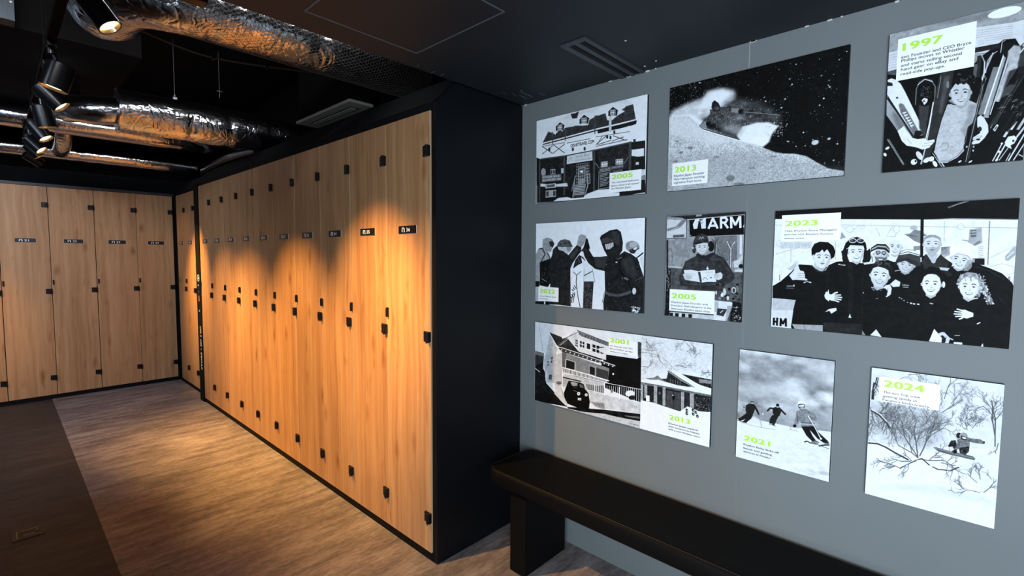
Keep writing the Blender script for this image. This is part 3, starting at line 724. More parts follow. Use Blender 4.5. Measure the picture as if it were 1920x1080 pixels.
# ------------------------------------------------------------------ photo panels: painter for the flat prints
def homography(src, dst):
    A = []
    for (x, y), (X, Y) in zip(src, dst):
        A.append([x, y, 1, 0, 0, 0, -X * x, -X * y, -X]); A.append([0, 0, 0, x, y, 1, -Y * x, -Y * y, -Y])
    return np.linalg.svd(np.array(A, float))[2][-1].reshape(3, 3)
class Pic:
    """a grey-scale print W x H; outlines are given in measured coordinates of the photograph and rectified onto the flat panel"""
    def __init__(s, corners, w_m, h_m, ppm):
        s.W, s.H = int(w_m * ppm), int(h_m * ppm); s.w_m, s.h_m = w_m, h_m
        s.Hm = homography(corners, [(0, 0), (s.W, 0), (s.W, s.H), (0, s.H)])
        s.a = np.ones((s.H, s.W)) * .9; s.crop(0, 0, 1); s.rs = np.random.RandomState(int(corners[0][0]))
    def crop(s, x0, y0, k): s.x0, s.y0, s.k = x0, y0, k
    def P(s, pts):
        p = np.array(pts, float).reshape(-1, 2); q = np.c_[p[:, 0] / s.k + s.x0, p[:, 1] / s.k + s.y0, np.ones(len(p))] @ s.Hm.T
        return q[:, :2] / q[:, 2:]
    def sc(s, p):
        a = s.P([p, (p[0] + 2, p[1]), (p[0], p[1] + 2)]); return (np.hypot(*(a[1] - a[0])) + np.hypot(*(a[2] - a[0]))) / 4
    def noise(s, cell, oct=3, ay=1.0, seed=None):
        rs = np.random.RandomState(seed) if seed is not None else s.rs
        out = np.zeros((s.H, s.W)); amp = 1; tot = 0
        for _ in range(oct):
            n, m = max(2, int(s.H / (cell * ay)) + 2), max(2, int(s.W / cell) + 2); g = rs.rand(n, m)
            yy = np.linspace(0, n - 1.001, s.H); xx = np.linspace(0, m - 1.001, s.W); yi = yy.astype(int); xi = xx.astype(int)
            fy = (yy - yi)[:, None]; fx = (xx - xi)[None]; fy = fy * fy * (3 - 2 * fy); fx = fx * fx * (3 - 2 * fx)
            out += amp * ((g[yi][:, xi] * (1 - fx) + g[yi][:, xi + 1] * fx) * (1 - fy) + (g[yi + 1][:, xi] * (1 - fx) + g[yi + 1][:, xi + 1] * fx) * fy)
            tot += amp; amp *= .55; cell = max(1.5, cell / 2)
        return out / tot
    @staticmethod
    def blur(m, r):
        r = int(round(r))
        if r < 1: return m
        for _ in range(2):
            for ax in (0, 1):
                c = np.cumsum(np.pad(m, [(r + 1, r) if a == ax else (0, 0) for a in (0, 1)], mode='edge'), axis=ax); n = 2 * r + 1
                m = (np.take(c, range(n, c.shape[ax]), ax) - np.take(c, range(0, c.shape[ax] - n), ax)) / n
        return m
    def mask(s, polys, pad=0):
        P_ = np.vstack(polys); x0, y0 = np.floor(P_.min(0)).astype(int) - 1 - pad; x1, y1 = np.ceil(P_.max(0)).astype(int) + 1 + pad
        x0, y0 = max(x0, 0), max(y0, 0); x1, y1 = min(x1, s.W), min(y1, s.H)
        if x1 <= x0 or y1 <= y0: return None
        X, Y = np.meshgrid(np.arange(x0, x1, .5) + .25, np.arange(y0, y1, .5) + .25); tot = np.zeros(X.shape, bool)
        for p in polys:
            ins = np.zeros(X.shape, bool)
            for i in range(len(p)):
                (ax, ay), (bx, by) = p[i - 1], p[i]
                if ay == by: continue
                ins ^= ((ay > Y) != (by > Y)) & (X < (bx - ax) * (Y - ay) / (by - ay) + ax)
            tot |= ins
        m = tot.astype(float); m = (m[::2, ::2] + m[1::2, ::2] + m[::2, 1::2] + m[1::2, 1::2]) / 4
        return m, x0, y0, x1, y1
    def put(s, polys, v, blur=0, alpha=1, tex=None):
        r = s.mask(polys, int(blur * 3))
        if r is None: return
        m, x0, y0, x1, y1 = r; m = s.blur(m, blur) * alpha if blur else m * alpha
        val = v if tex is None else v + tex[y0:y1, x0:x1]
        s.a[y0:y1, x0:x1] = s.a[y0:y1, x0:x1] * (1 - m) + m * val
    def poly(s, pts, v, blur=0, alpha=1, tex=None): s.put([s.P(pts)], v, blur, alpha, tex)
    def line(s, pts, w, v, alpha=1, blur=0):
        q = s.P(pts); hw = w * s.sc(pts[0]) / 2; polys = []
        for a, b in zip(q, q[1:]):
            d = b - a; L_ = np.hypot(*d)
            if L_ < 1e-6: continue
            d /= L_; n_ = np.array([-d[1], d[0]]) * hw; e = d * hw * .4
            polys.append(np.array([a + n_ - e, b + n_ + e, b - n_ + e, a - n_ - e]))
        if polys: s.put(polys, v, blur, alpha)
    def ell(s, cx, cy, rx, ry, v, rot=0, **k):
        t = np.linspace(0, 2 * np.pi, 30, endpoint=False); c, d = math.cos(math.radians(rot)), math.sin(math.radians(rot))
        s.poly([(cx + rx * np.cos(a) * c - ry * np.sin(a) * d, cy + rx * np.cos(a) * d + ry * np.sin(a) * c) for a in t], v, **k)
    def quad(s, q, u, v):
        q = np.array(q, float); return tuple((q[0] * (1 - u) + q[1] * u) * (1 - v) + (q[3] * (1 - u) + q[2] * u) * v)
    def window(s, q, nx, ny, frame=.9, glass=.15, t=.12):
        s.poly(q, frame)
        for i in range(nx):
            for j in range(ny):
                a, b = (i + t) / nx, (i + 1 - t) / nx; c, d = (j + t) / ny, (j + 1 - t) / ny
                s.poly([s.quad(q, a, c), s.quad(q, b, c), s.quad(q, b, d), s.quad(q, a, d)], glass)
    def text(s, txt, p0, p1, h, v, bold=.0, tilt=None):
        """lettering with baseline p0-p1 (crop coords) and capital height h; tilt = direction of the uprights"""
        vs, fs = text_mesh(txt, 1.0, bold); a = min(q[0] for q in vs); b = max(q[0] for q in vs)
        up = np.array(tilt if tilt else (0, -1.0)); p0 = np.array(p0, float); p1 = np.array(p1, float)
        pts = s.P([p0 + (p1 - p0) * (x - a) / (b - a) + up * h * y / .71 for x, y, _ in vs])
        s.put([pts[list(f_)] for f_ in fs], v)
    def dots(s, n, box, r0, r1, v0, v1, pw=3):
        for _ in range(n):
            x = s.rs.uniform(box[0], box[2]); y = s.rs.uniform(box[1], box[3]); q = s.P([(x, y)])[0]; r = r0 + (r1 - r0) * s.rs.rand() ** pw
            if not (2 < q[0] < s.W - 3 and 2 < q[1] < s.H - 3): continue
            x0, y0 = int(q[0]), int(q[1]); k = int(r) + 2; ya, xa = max(y0 - k, 0), max(x0 - k, 0)
            Y, X = np.mgrid[ya:min(y0 + k + 1, s.H), xa:min(x0 + k + 1, s.W)]
            m = np.clip(r + .5 - np.hypot(X - q[0], Y - q[1]), 0, 1); val = s.rs.uniform(v0, v1)
            s.a[ya:ya + X.shape[0], xa:xa + X.shape[1]] = s.a[ya:ya + X.shape[0], xa:xa + X.shape[1]] * (1 - m) + m * val
    def branch(s, x, y, ang, ln, w, v, depth, spread=35):
        if depth == 0 or ln < 4: return
        pts = [(x, y)]; a = ang
        for _ in range(3):
            a += s.rs.uniform(-14, 14); x += math.cos(math.radians(a)) * ln / 3; y += math.sin(math.radians(a)) * ln / 3; pts.append((x, y))
        s.line(pts, w, v, .9)
        for k in range(s.rs.randint(2, 4)):
            px, py = pts[s.rs.randint(1, 4)]
            s.branch(px, py, a + s.rs.choice([-1, 1]) * s.rs.uniform(12, spread + 12), ln * s.rs.uniform(.55, .8), max(w * .7, 1.1), v + .03, depth - 1, spread)
    def face(s, x, y, w, h, rot=0, skin=.82, smile=1, beard=0, turn=0, brow=.2, shade=.16):
        """head in crop coordinates: centre, half width, half height, tilt in degrees"""
        c, d = math.cos(math.radians(rot)), math.sin(math.radians(rot))
        def T(u, v): return (x + (u * c - v * d) * w, y + (u * d * w / h + v * c) * h)
        def TP(l): return [T(u + turn * (1 - abs(v)) * .25, v) for u, v in l]
        s.poly([T(u, v) for u, v in [(-.5, .5), (.5, .5), (.52, 1.05), (0, 1.32), (-.52, 1.05)]], skin - .16)
        out = [(0, -1), (.45, -.94), (.8, -.68), (.95, -.25), (.94, .15), (.82, .5), (.55, .83), (.22, 1), (-.22, 1), (-.55, .83), (-.82, .5), (-.94, .15), (-.95, -.25), (-.8, -.68), (-.45, -.94)]
        s.poly([T(*p) for p in out], skin, blur=.6)
        s.poly([T(*p) for p in [(.95, -.25), (.94, .15), (.82, .5), (.55, .83), (.2, 1), (.45, .6), (.66, .2), (.7, -.3)]], skin - shade, blur=1.6, alpha=.8)
        for q in (-1, 1): s.ell(*T(q * .98, .02), w * .12, h * .17, skin - .12)
        if beard: s.poly(TP([(-.8, .2), (-.5, .3), (0, .24), (.5, .3), (.8, .2), (.75, .6), (.4, .98), (-.4, .98), (-.75, .6)]), skin - .5 * beard, blur=1.2, alpha=.85)
        for q in (-1, 1):
            s.poly(TP([(q * .2, -.30), (q * .42, -.38), (q * .66, -.28), (q * .64, -.22), (q * .42, -.31), (q * .22, -.23)]), brow)
            s.poly(TP([(q * .24, -.06), (q * .42, -.14), (q * .60, -.05), (q * .42, .0)]), .12)
            s.poly(TP([(q * .22, .02), (q * .45, .06), (q * .62, .0), (q * .45, .12)]), skin - .12, blur=.7, alpha=.7)
        s.poly(TP([(.02, -.1), (.16, .24), (.2, .32), (.0, .36), (-.16, .32), (-.05, .29), (.07, .26)]), skin - .22, blur=.6, alpha=.8)
        if smile:
            s.poly(TP([(-.40, .44), (-.2, .48), (0, .50), (.2, .48), (.40, .44), (.28, .62), (.10, .70), (-.10, .70), (-.28, .62)]), .36)
            s.poly(TP([(-.32, .485), (0, .53), (.32, .485), (.22, .60), (0, .63), (-.22, .60)]), .97)
        else:
            s.poly(TP([(-.32, .55), (0, .50), (.32, .55), (.12, .60), (-.12, .60)]), .32)
            s.poly(TP([(-.2, .66), (0, .64), (.2, .66), (0, .70)]), skin - .2, blur=.5)
    def hand(s, x, y, ang, L_, v=.85, n=4, curl=.0):
        """open hand: palm at x,y, fingers towards ang"""
        a = math.radians(ang); e = (math.cos(a), math.sin(a)); f_ = (-e[1], e[0])
        def T(u, w): return (x + (e[0] * u + f_[0] * w) * L_, y + (e[1] * u + f_[1] * w) * L_)
        s.poly([T(*p) for p in [(-.55, -.26), (.1, -.36), (.2, .36), (-.15, .38), (-.55, .24)]], v)
        for k in range(n):
            w = -.27 + k * .18; l = [.78, .95, .9, .7][k % 4]
            s.line([T(.1, w), T(l * .6, w * 1.25), T(l, w * 1.45 + curl)], L_ * .15, v)
        for k in range(n - 1): s.line([T(.16, -.18 + k * .18), T(.55, (-.18 + k * .18) * 1.25)], L_ * .03, v - .4)
        s.line([T(-.2, -.22), T(.15, -.52), T(.38, -.62)], L_ * .17, v)
    def image(s, name):
        g = s.a + (s.noise(22, 4) - .5) * (.035 + .40 * s.a * (1 - s.a)) + (s.noise(2.5, 2) - .5) * .05
        k = (g[:-2] + 4 * g[1:-1] + g[2:]) / 6; k = (k[:, :-2] + 4 * k[:, 1:-1] + k[:, 2:]) / 6; g[1:-1, 1:-1] = k
        g = np.clip(g, 0.02, .965)
        px = np.ones((s.H, s.W, 4), np.float32); px[..., 0] = g * .935; px[..., 1] = g * .955; px[..., 2] = g * .985
        im = bpy.data.images.new(name, s.W, s.H); im.pixels.foreach_set(px[::-1].ravel()); im.update(); im.pack(); return im

def print_mat(name, im):
    m, nt, b = new_mat(name)
    uv = N(nt, 'ShaderNodeUVMap'); t = nt.nodes.new('ShaderNodeTexImage'); t.image = im; t.extension = 'EXTEND'
    nt.links.new(uv.outputs[0], t.inputs[0]); nt.links.new(t.outputs[0], b.inputs['Base Color'])
    b.inputs['Roughness'].default_value = .6; b.inputs['Specular IOR Level'].default_value = .08
    return m
TH = .014
def panel(y_left, y_right, z0, z1, corners, label, draw, caps, ppm=1150):
    w_, h_ = y_left - y_right, z1 - z0
    root = empty('photo_panel', (XW - .0006, y_left, z0), RZ, label=label, cat='picture', group='black and white photo panels on the grey wall')
    b = MB(); b.rbox(0, w_, -TH, 0, 0, h_, .0008, 1); b.build('board', M['board'], root)
    pc = Pic(corners, w_, h_, ppm); draw(pc)
    me = bpy.data.meshes.new('print'); e = .0006; y = -TH - .0003
    me.from_pydata([(e, y, e), (w_ - e, y, e), (w_ - e, y, h_ - e), (e, y, h_ - e)], [], [(0, 1, 2, 3)])
    uv = me.uv_layers.new(name='UVMap')
    for i, c in enumerate([(0, 0), (1, 0), (1, 1), (0, 1)]): uv.data[i].uv = c
    me.materials.append(print_mat('photo_print', pc.image('photo_print')))
    o = bpy.data.objects.new('print', me); COL.objects.link(o); o.parent = root
    # caption cards and lettering, thin layers on the print
    for (cx, cy, k, card, year, lines) in caps:
        pc.crop(cx, cy, k)
        def L2(p):
            q = pc.P([p])[0]; return q[0] / pc.W * w_, h_ * (1 - q[1] / pc.H)
        par = o
        if card:
            a, c = L2(card[0]), L2(card[1]); b = MB()
            b.box(min(a[0], c[0]), max(a[0], c[0]), y - .0007, y - .0001, min(a[1], c[1]), max(a[1], c[1]))
            par = b.build('caption_card', M['card'], root)
        yt = y - .0009
        def lay(spec, m_, bold, nm):
            b = MB()
            for s_, xl, yl, xr, yr, yt_ in spec:
                a, c, t = L2((xl, yl)), L2((xr, yr)), L2((xl, yt_))
                vs, fs = fit_text(s_, a[0], c[0], (a[1] + c[1]) / 2, (t[1] - a[1]) * (.92 if bold > .03 else .84), bold)
                b.add([(q[0], yt - q[2], q[1]) for q in vs], fs)
            q = b.build(nm, m_, par); q['kind'] = 'stuff'
        lay([year], M['green'], .036, 'year'); lay(lines, M['ink'], .013, 'caption')
    return root

# ---- the ten pictures
def draw_lodge(p):
    p.crop(1000, 160, 4.5); p.a[:] = .92
    tex = (p.noise(9, 2, .25) - .5) * .22; gr = (p.noise(5, 3) - .5) * .25
    p.poly([(180, 330), (330, 240), (800, 120), (860, 170), (500, 300), (200, 400)], .85, blur=6)
    p.poly([(92, 488), (145, 385), (200, 378), (360, 350), (420, 300), (540, 262), (858, 165), (880, 290), (700, 335), (300, 440)], .20, tex=tex)
    for q in [[(130, 375), (190, 325), (240, 296), (310, 285), (350, 330), (290, 352), (262, 395), (235, 380), (200, 420), (165, 402), (140, 395)],
              [(330, 300), (400, 255), (470, 232), (540, 240), (530, 275), (490, 295), (480, 340), (440, 345), (350, 345)],
              [(520, 225), (620, 175), (700, 150), (800, 160), (790, 195), (760, 210), (790, 225), (730, 258), (680, 300), (640, 300), (625, 240), (560, 262)]]: p.poly(q, .90, blur=1)
    p.poly([(330, 245), (370, 240), (400, 222), (385, 282), (345, 285)], .16)
    for cx, cy, s_ in [(238, 358, .95), (443, 300, 1.05), (686, 234, 1.05)]:
        p.poly([(cx - 36 * s_, cy + 30), (cx - 34 * s_, cy - 12), (cx + 2, cy - 48 * s_), (cx + 42 * s_, cy - 20), (cx + 34 * s_, cy + 26)], .16)
        p.line([(cx - 44 * s_, cy - 2), (cx + 1, cy - 50 * s_), (cx + 50 * s_, cy - 18)], 7, .93); p.line([(cx - 38 * s_, cy - 2), (cx + 1, cy - 42 * s_), (cx + 44 * s_, cy - 14)], 3, .1)
        p.window([(cx - 20 * s_, cy - 18), (cx + 22 * s_, cy - 26), (cx + 22 * s_, cy + 22), (cx - 20 * s_, cy + 30)], 3, 2, .92, .45)
    p.line([(92, 494), (300, 440), (540, 376), (885, 296)], 9, .9); p.line([(95, 504), (540, 388), (887, 310)], 8, .12)
    p.poly([(560, 385), (885, 300), (885, 330), (830, 350), (560, 412)], .12)
    for x, y0, y1 in [(178, 400, 560), (285, 370, 560), (536, 265, 480), (668, 260, 440)]: p.line([(x, y0), (x, y1)], 9, .30)
    p.poly([(655, 270), (676, 265), (676, 390), (655, 392)], .8)
    p.poly([(78, 560), (100, 512), (180, 500), (290, 470), (400, 445), (540, 415), (690, 392), (830, 345), (850, 440), (930, 440), (900, 480), (840, 490), (560, 545), (290, 598), (82, 630)], .92, blur=1)
    for x0, y0, x1, y1 in [(88, 585, 178, 515), (88, 520, 178, 580), (182, 578, 280, 500), (182, 505, 280, 575), (545, 505, 640, 425), (560, 505, 670, 470), (680, 475, 780, 440), (690, 430, 800, 470), (600, 430, 560, 500)]: p.line([(x0, y0), (x1, y1)], 5, .18)
    p.line([(88, 520), (280, 488)], 4, .3); p.line([(545, 440), (830, 395)], 4, .3); p.line([(545, 520), (810, 462)], 5, .25)
    p.poly([(290, 484), (535, 438), (535, 500), (292, 548)], .95); p.text('OISHIITRAVEL.COM', (330, 530), (530, 490), 28, .1, .02); p.line([(300, 492), (500, 454)], 5, .4)
    for x, y in [(640, 440), (668, 445), (700, 400), (150, 545), (450, 540), (350, 545)]: p.ell(x, y, 9, 16, .2)
    p.poly([(40, 615), (80, 630), (285, 603), (520, 556), (845, 484), (960, 470), (962, 905), (700, 950), (40, 1000)], .10, tex=gr * .5)
    p.poly([(290, 640), (380, 640), (380, 850), (290, 890)], .13, tex=gr); p.poly([(560, 560), (815, 500), (815, 700), (560, 860)], .15, tex=gr)
    p.poly([(80, 640), (268, 610), (268, 760), (80, 770)], .12, tex=gr)
    p.line([(80, 628), (285, 600), (520, 556), (845, 484)], 9, .28)
    p.poly([(300, 602), (515, 560), (517, 632), (298, 668)], .82); p.text('Java Bar', (370, 618), (500, 596), 22, .55); p.text('Cafe Lounge Bar', (370, 645), (505, 624), 13, .5)
    p.line([(312, 648), (330, 612), (352, 645)], 4, .55); p.line([(298, 668), (517, 634)], 4, .95)
    for x, y0, y1, w_ in [(278, 600, 930, 18), (530, 550, 890, 18), (832, 485, 720, 24), (68, 640, 985, 12)]: p.line([(x, y0), (x, y1)], w_, .27)
    q = [(380, 668), (490, 655), (488, 828), (378, 850)]; p.window(q, 6, 7, .50, .16, .14); p.poly([(398, 700), (458, 692), (456, 830), (396, 842)], .55)
    p.window([(404, 705), (452, 700), (450, 790), (402, 798)], 3, 4, .6, .2); p.ell(425, 733, 14, 9, .95)
    p.poly([(345, 952), (372, 846), (462, 836), (447, 938)], .22)
    for k in range(7): t = k / 7; p.line([(371 - 26 * t, 850 + 96 * t), (460 - 15 * t, 842 + 90 * t)], 6, .72)
    p.line([(352, 955), (368, 780), (376, 768)], 9, .6); p.line([(340, 900), (372, 768)], 6, .55); p.line([(450, 940), (478, 850), (470, 740)], 9, .62); p.line([(480, 835), (497, 830), (494, 750), (470, 760)], 7, .6)
    p.window([(588, 652), (644, 645), (644, 690), (588, 698)], 4, 2, .95, .55); p.window([(712, 630), (774, 624), (774, 668), (712, 676)], 4, 2, .95, .5)
    p.poly([(572, 708), (780, 668), (780, 704), (572, 738)], .30); p.text('OPEN HOURS', (580, 730), (665, 712), 16, .8); p.text('CAFE MENU', (680, 708), (772, 690), 15, .8)
    p.poly([(572, 738), (664, 722), (664, 865), (568, 880)], .12); p.line([(572, 738), (664, 722), (664, 865), (568, 880), (572, 738)], 3, .75)
    for k in range(9): p.line([(580, 752 + k * 13), (656 - (k % 3) * 9, 740 + k * 13)], 4, .72)
    p.poly([(680, 715), (778, 700), (778, 745), (680, 760)], .12); [p.line([(686, 726 + k * 10), (770, 714 + k * 10)], 3, .6) for k in range(3)]
    p.line([(540, 658), (572, 700)], 4, .6); p.line([(820, 608), (780, 668)], 4, .6)
    p.poly([(846, 545), (950, 530), (950, 600), (900, 606), (846, 600)], .9, blur=1); p.poly([(850, 505), (950, 490), (950, 535), (850, 548)], .13); p.window([(880, 652), (908, 650), (908, 674), (880, 676)], 1, 1, .7, .8)
    p.poly([(925, 715), (962, 710), (962, 760), (925, 770)], .8); p.poly([(925, 770), (962, 765), (962, 800), (925, 800)], .5); p.poly([(860, 460), (880, 458), (880, 485), (860, 488)], .2)
    p.window([(160, 715), (200, 712), (200, 755), (160, 758)], 2, 1, .8, .2); p.poly([(250, 705), (272, 703), (272, 745), (250, 748)], .75)
    p.ell(100, 740, 20, 36, .6, tex=gr); p.poly([(84, 768), (252, 752), (254, 808), (86, 826)], .38)
    p.text('POWDER SKIS &', (94, 792), (238, 777), 18, .92, .01); p.text('SNOWBOARD HIRE', (92, 818), (250, 802), 18, .92, .01)
    p.poly([(75, 835), (120, 838), (115, 862), (75, 860)], .85); p.poly([(118, 842), (206, 832), (206, 868), (118, 876)], .85); p.poly([(126, 846), (198, 838), (198, 862), (126, 870)], .35, tex=gr)
    p.poly([(205, 840), (300, 828), (310, 858), (210, 862)], .85, blur=1); p.window([(120, 895), (208, 888), (208, 945), (120, 955)], 3, 1, .75, .25); p.ell(165, 920, 18, 24, .65)
    p.poly([(66, 998), (180, 988), (230, 955), (300, 948), (345, 958), (440, 950), (470, 920), (560, 886), (668, 876), (668, 905), (745, 905), (745, 945), (500, 965), (200, 985)], .9, blur=1)
    p.poly([(40, 850), (54, 850), (52, 990), (40, 998)], .3)
    p.dots(60, (70, 940, 740, 990), .6, 2, .3, .6)
def draw_night(p):
    p.crop(1240, 80, 3.7243); p.a[:] = .035
    g = (p.noise(3.2, 2) - .5) * .55; g2 = (p.noise(26, 4, .6) - .5) * .4
    p.dots(700, (70, 20, 1320, 900), .5, 1.6, .25, .9, 2); p.dots(350, (70, 250, 420, 480), .5, 1.8, .3, .95, 2); p.dots(30, (300, 60, 1320, 850), 1.5, 3.4, .6, .95, 2)
    p.poly([(70, 480), (200, 420), (300, 385), (330, 340), (430, 322), (520, 338), (530, 385), (480, 440), (400, 520), (70, 560)], .80, blur=9, tex=g2)
    p.poly([(70, 515), (220, 500), (300, 540), (330, 600), (70, 600)], .93, blur=6)
    p.poly([(350, 350), (430, 330), (500, 350), (470, 430), (330, 470), (250, 470)], .93, blur=9)
    p.poly([(470, 395), (600, 400), (720, 430), (860, 520), (820, 580), (600, 580), (520, 640), (390, 600), (380, 520)], .30, blur=11, alpha=.75, tex=g2 * 1.2)
    p.dots(260, (480, 380, 900, 640), .5, 1.8, .4, .95, 2)
    p.poly([(64, 520), (200, 515), (290, 590), (560, 680), (720, 735), (800, 765), (870, 780), (950, 782), (1030, 800), (1100, 842), (1180, 885), (1290, 905), (1290, 950), (50, 1050)], .76, blur=1.2, tex=g)
    p.poly([(64, 520), (200, 515), (290, 590), (560, 680), (400, 720), (64, 640)], .88, blur=10, alpha=.7)
    p.poly([(55, 800), (600, 760), (1290, 890), (1290, 950), (50, 1050)], .50, blur=14, alpha=.35)
    for x, y, a, b in [(500, 950, 30, 22), (215, 735, 22, 9), (150, 768, 16, 8), (120, 690, 14, 6), (400, 800, 20, 5), (650, 880, 24, 5), (560, 990, 40, 8), (800, 800, 30, 4), (110, 830, 20, 6)]: p.ell(x, y, a, b, .35, blur=1.5, alpha=.7)
    p.poly([(540, 650), (580, 590), (680, 562), (760, 562), (835, 588), (790, 640), (768, 700), (722, 738), (560, 690)], .93, blur=3); p.dots(160, (740, 560, 860, 660), .5, 2, .5, 1, 2)
    p.poly([(730, 735), (780, 700), (880, 775), (820, 775)], .07, blur=3, alpha=.7)
    b = (p.noise(5, 2, seed=4) - .5) * .35
    p.poly([(350, 470), (430, 452), (500, 448), (560, 470), (590, 480), (580, 500), (480, 510), (420, 560), (380, 560), (340, 590), (290, 600), (276, 580), (310, 545), (350, 500)], .26, blur=1, tex=b)
    p.poly([(390, 520), (480, 500), (560, 540), (500, 600), (400, 590)], .28, blur=9, alpha=.7, tex=b); p.poly([(420, 600), (520, 570), (600, 600), (560, 660)], .7, blur=9, alpha=.7); p.poly([(440, 505), (560, 505), (640, 540), (560, 560)], .55, blur=8, alpha=.5, tex=g2)
    p.poly([(360, 455), (365, 420), (382, 405), (410, 425), (425, 458), (420, 480), (380, 485)], .12); p.ell(398, 462, 18, 14, .30)
    p.poly([(280, 575), (320, 550), (330, 590), (290, 602)], .55); p.ell(341, 571, 18, 17, .07); p.poly([(500, 462), (550, 462), (552, 495), (500, 490)], .5); p.ell(568, 486, 20, 16, .06)
    p.line([(590, 490), (700, 498), (840, 514)], 3.5, .55); p.dots(240, (360, 480, 640, 640), .5, 1.6, .5, .95, 2); p.line([(300, 603), (430, 642), (560, 680)], 7, .25); p.line([(300, 609), (430, 650), (560, 688)], 5, .97)
    for x, y, a in [(1088, 705, 26), (1184, 680, 12), (1072, 686, 6), (1183, 322, 8), (875, 402, 8), (905, 263, 6), (948, 162, 6), (275, 282, 7), (850, 462, 8), (1218, 830, 7), (895, 695, 6), (1125, 243, 6), (800, 436, 5)]: p.ell(x, y, a, a * .65, .8, rot=-15, blur=1)
def draw_shop(p):
    p.crop(1640, 0, 3.2714); p.a[:] = .60
    nz = (p.noise(14, 3) - .5) * .2
    p.poly([(90, 220), (940, 10), (940, 110), (600, 190), (90, 330)], .62, tex=nz); p.poly([(300, 170), (940, 20), (940, 60), (600, 150)], .52, blur=6)
    p.ell(760, 92, 102, 27, .96, rot=-14)
    p.poly([(84, 330), (600, 180), (820, 150), (940, 115), (940, 320), (600, 330), (84, 470)], .84)
    for k in range(6): p.line([(590, 200 + k * 14), (812, 172 + k * 12)], 3, .68); p.line([(84, 345 + k * 15), (150, 330 + k * 15)], 3, .7)
    p.ell(625, 268, 30, 24, .9); p.ell(625, 268, 26, 20, .82)
    p.poly([(80, 440), (150, 420), (150, 500), (80, 470)], .3)
    p.poly([(80, 455), (200, 470), (590, 395), (640, 345), (760, 252), (830, 245), (860, 290), (940, 250), (912, 1000), (48, 1062)], .045)
    p.poly([(590, 300), (740, 272), (740, 300), (590, 330)], .12)
    R = p.rs
    # the fan of skis at the right
    for x0, y0, x1, y1, w_, v in [(640, 700, 720, 420, 30, .5), (672, 720, 800, 280, 30, .62), (660, 700, 768, 330, 8, .92), (690, 715, 790, 330, 7, .12), (696, 705, 812, 300, 6, .9), (600, 700, 660, 480, 12, .6), (560, 1000, 655, 470, 14, .30), (572, 980, 650, 520, 4, .85),
                                  (612, 470, 620, 350, 22, .16), (590, 520, 600, 400, 18, .35), (630, 660, 650, 470, 14, .35), (640, 480, 700, 330, 9, .7), (650, 470, 652, 380, 7, .85), (652, 385, 628, 335, 6, .7), (735, 620, 850, 350, 30, .75), (760, 560, 900, 330, 12, .85), (710, 770, 915, 380, 26, .20), (702, 790, 905, 400, 6, .80), (724, 770, 918, 420, 5, .9),
                                  (760, 840, 915, 560, 14, .16), (800, 830, 915, 640, 10, .35), (830, 800, 860, 750, 12, .9), (850, 870, 915, 780, 12, .8), (870, 800, 912, 730, 16, .75)]: p.line([(x0, y0), (x1, y1)], w_, v)
    p.poly([(790, 280), (860, 290), (880, 330), (830, 440), (740, 600), (720, 620), (740, 540), (790, 400)], .70, blur=1.5, tex=nz); p.poly([(870, 280), (930, 230), (930, 420), (860, 500), (850, 420)], .22, blur=1)
    p.line([(880, 290), (930, 200)], 12, .75); p.line([(862, 330), (900, 282), (925, 300)], 8, .85)
    p.poly([(735, 610), (770, 545), (810, 520), (850, 525), (820, 570), (770, 600)], .86, blur=2); p.poly([(750, 300), (760, 250), (800, 270), (830, 248), (818, 290), (790, 320), (780, 360), (765, 350)], .07); p.line([(745, 330), (752, 265), (772, 255)], 4, .8)
    p.ell(650, 487, 13, 12, .92); p.line([(650, 495), (645, 560)], 8, .75); p.line([(660, 450), (668, 380), (690, 345), (725, 320)], 5, .75)
    p.poly([(800, 440), (905, 400), (915, 700), (720, 900), (700, 800)], .05, alpha=.75, blur=2)
    for _ in range(26):
        x, y = R.uniform(730, 880), R.uniform(560, 720); p.line([(x, y), (x + R.uniform(8, 30), y - R.uniform(4, 22))], 3, R.uniform(.25, .7))
    p.poly([(716, 800), (740, 765), (752, 772), (730, 812)], .9); p.poly([(722, 800), (738, 776), (744, 780), (730, 803)], .35)
    # bindings bottom right
    p.poly([(792, 880), (812, 845), (850, 838), (868, 860), (852, 890), (830, 900), (838, 925), (800, 905)], .9); p.ell(845, 872, 6, 8, .2); p.poly([(778, 845), (800, 810), (812, 820), (795, 850)], .8)
    for x0, y0, x1, y1, w_ in [(722, 1000, 778, 885, 7), (742, 1000, 800, 890, 9), (762, 995, 820, 910, 5), (820, 1000, 912, 830, 9), (850, 1000, 915, 890, 7), (805, 1000, 830, 950, 5), (883, 960, 912, 975, 6)]: p.line([(x0, y0), (x1, y1)], w_, .85)
    p.ell(760, 940, 9, 8, .9); p.ell(748, 992, 8, 6, .95); p.ell(775, 888, 8, 6, .9)
    # skis left
    p.poly([(76, 600), (236, 836), (200, 850), (150, 812), (74, 700)], .62); p.poly([(100, 680), (160, 700), (200, 800), (150, 800)], .45, blur=6)
    p.poly([(82, 488), (104, 479), (130, 487), (158, 512), (182, 556), (300, 802), (301, 822), (272, 832), (240, 838), (78, 592)], .90)
    p.poly([(82, 598), (78, 575), (150, 690), (240, 832), (228, 838)], .12); p.poly([(80, 500), (108, 506), (112, 524), (80, 525)], .10); p.ell(137, 596, 7, 5, .08)
    p.poly([(146, 640), (156, 628), (176, 636), (272, 812), (238, 830), (160, 690)], .42, blur=1); p.poly([(246, 800), (275, 798), (300, 815), (262, 838), (236, 838)], .08)
    for k in range(6): p.line([(172 + k * 9, 690 + k * 16), (190 + k * 9, 684 + k * 16)], 8, .93); p.line([(176 + k * 9, 684 + k * 16), (182 + k * 9, 698 + k * 16)], 4, .9)
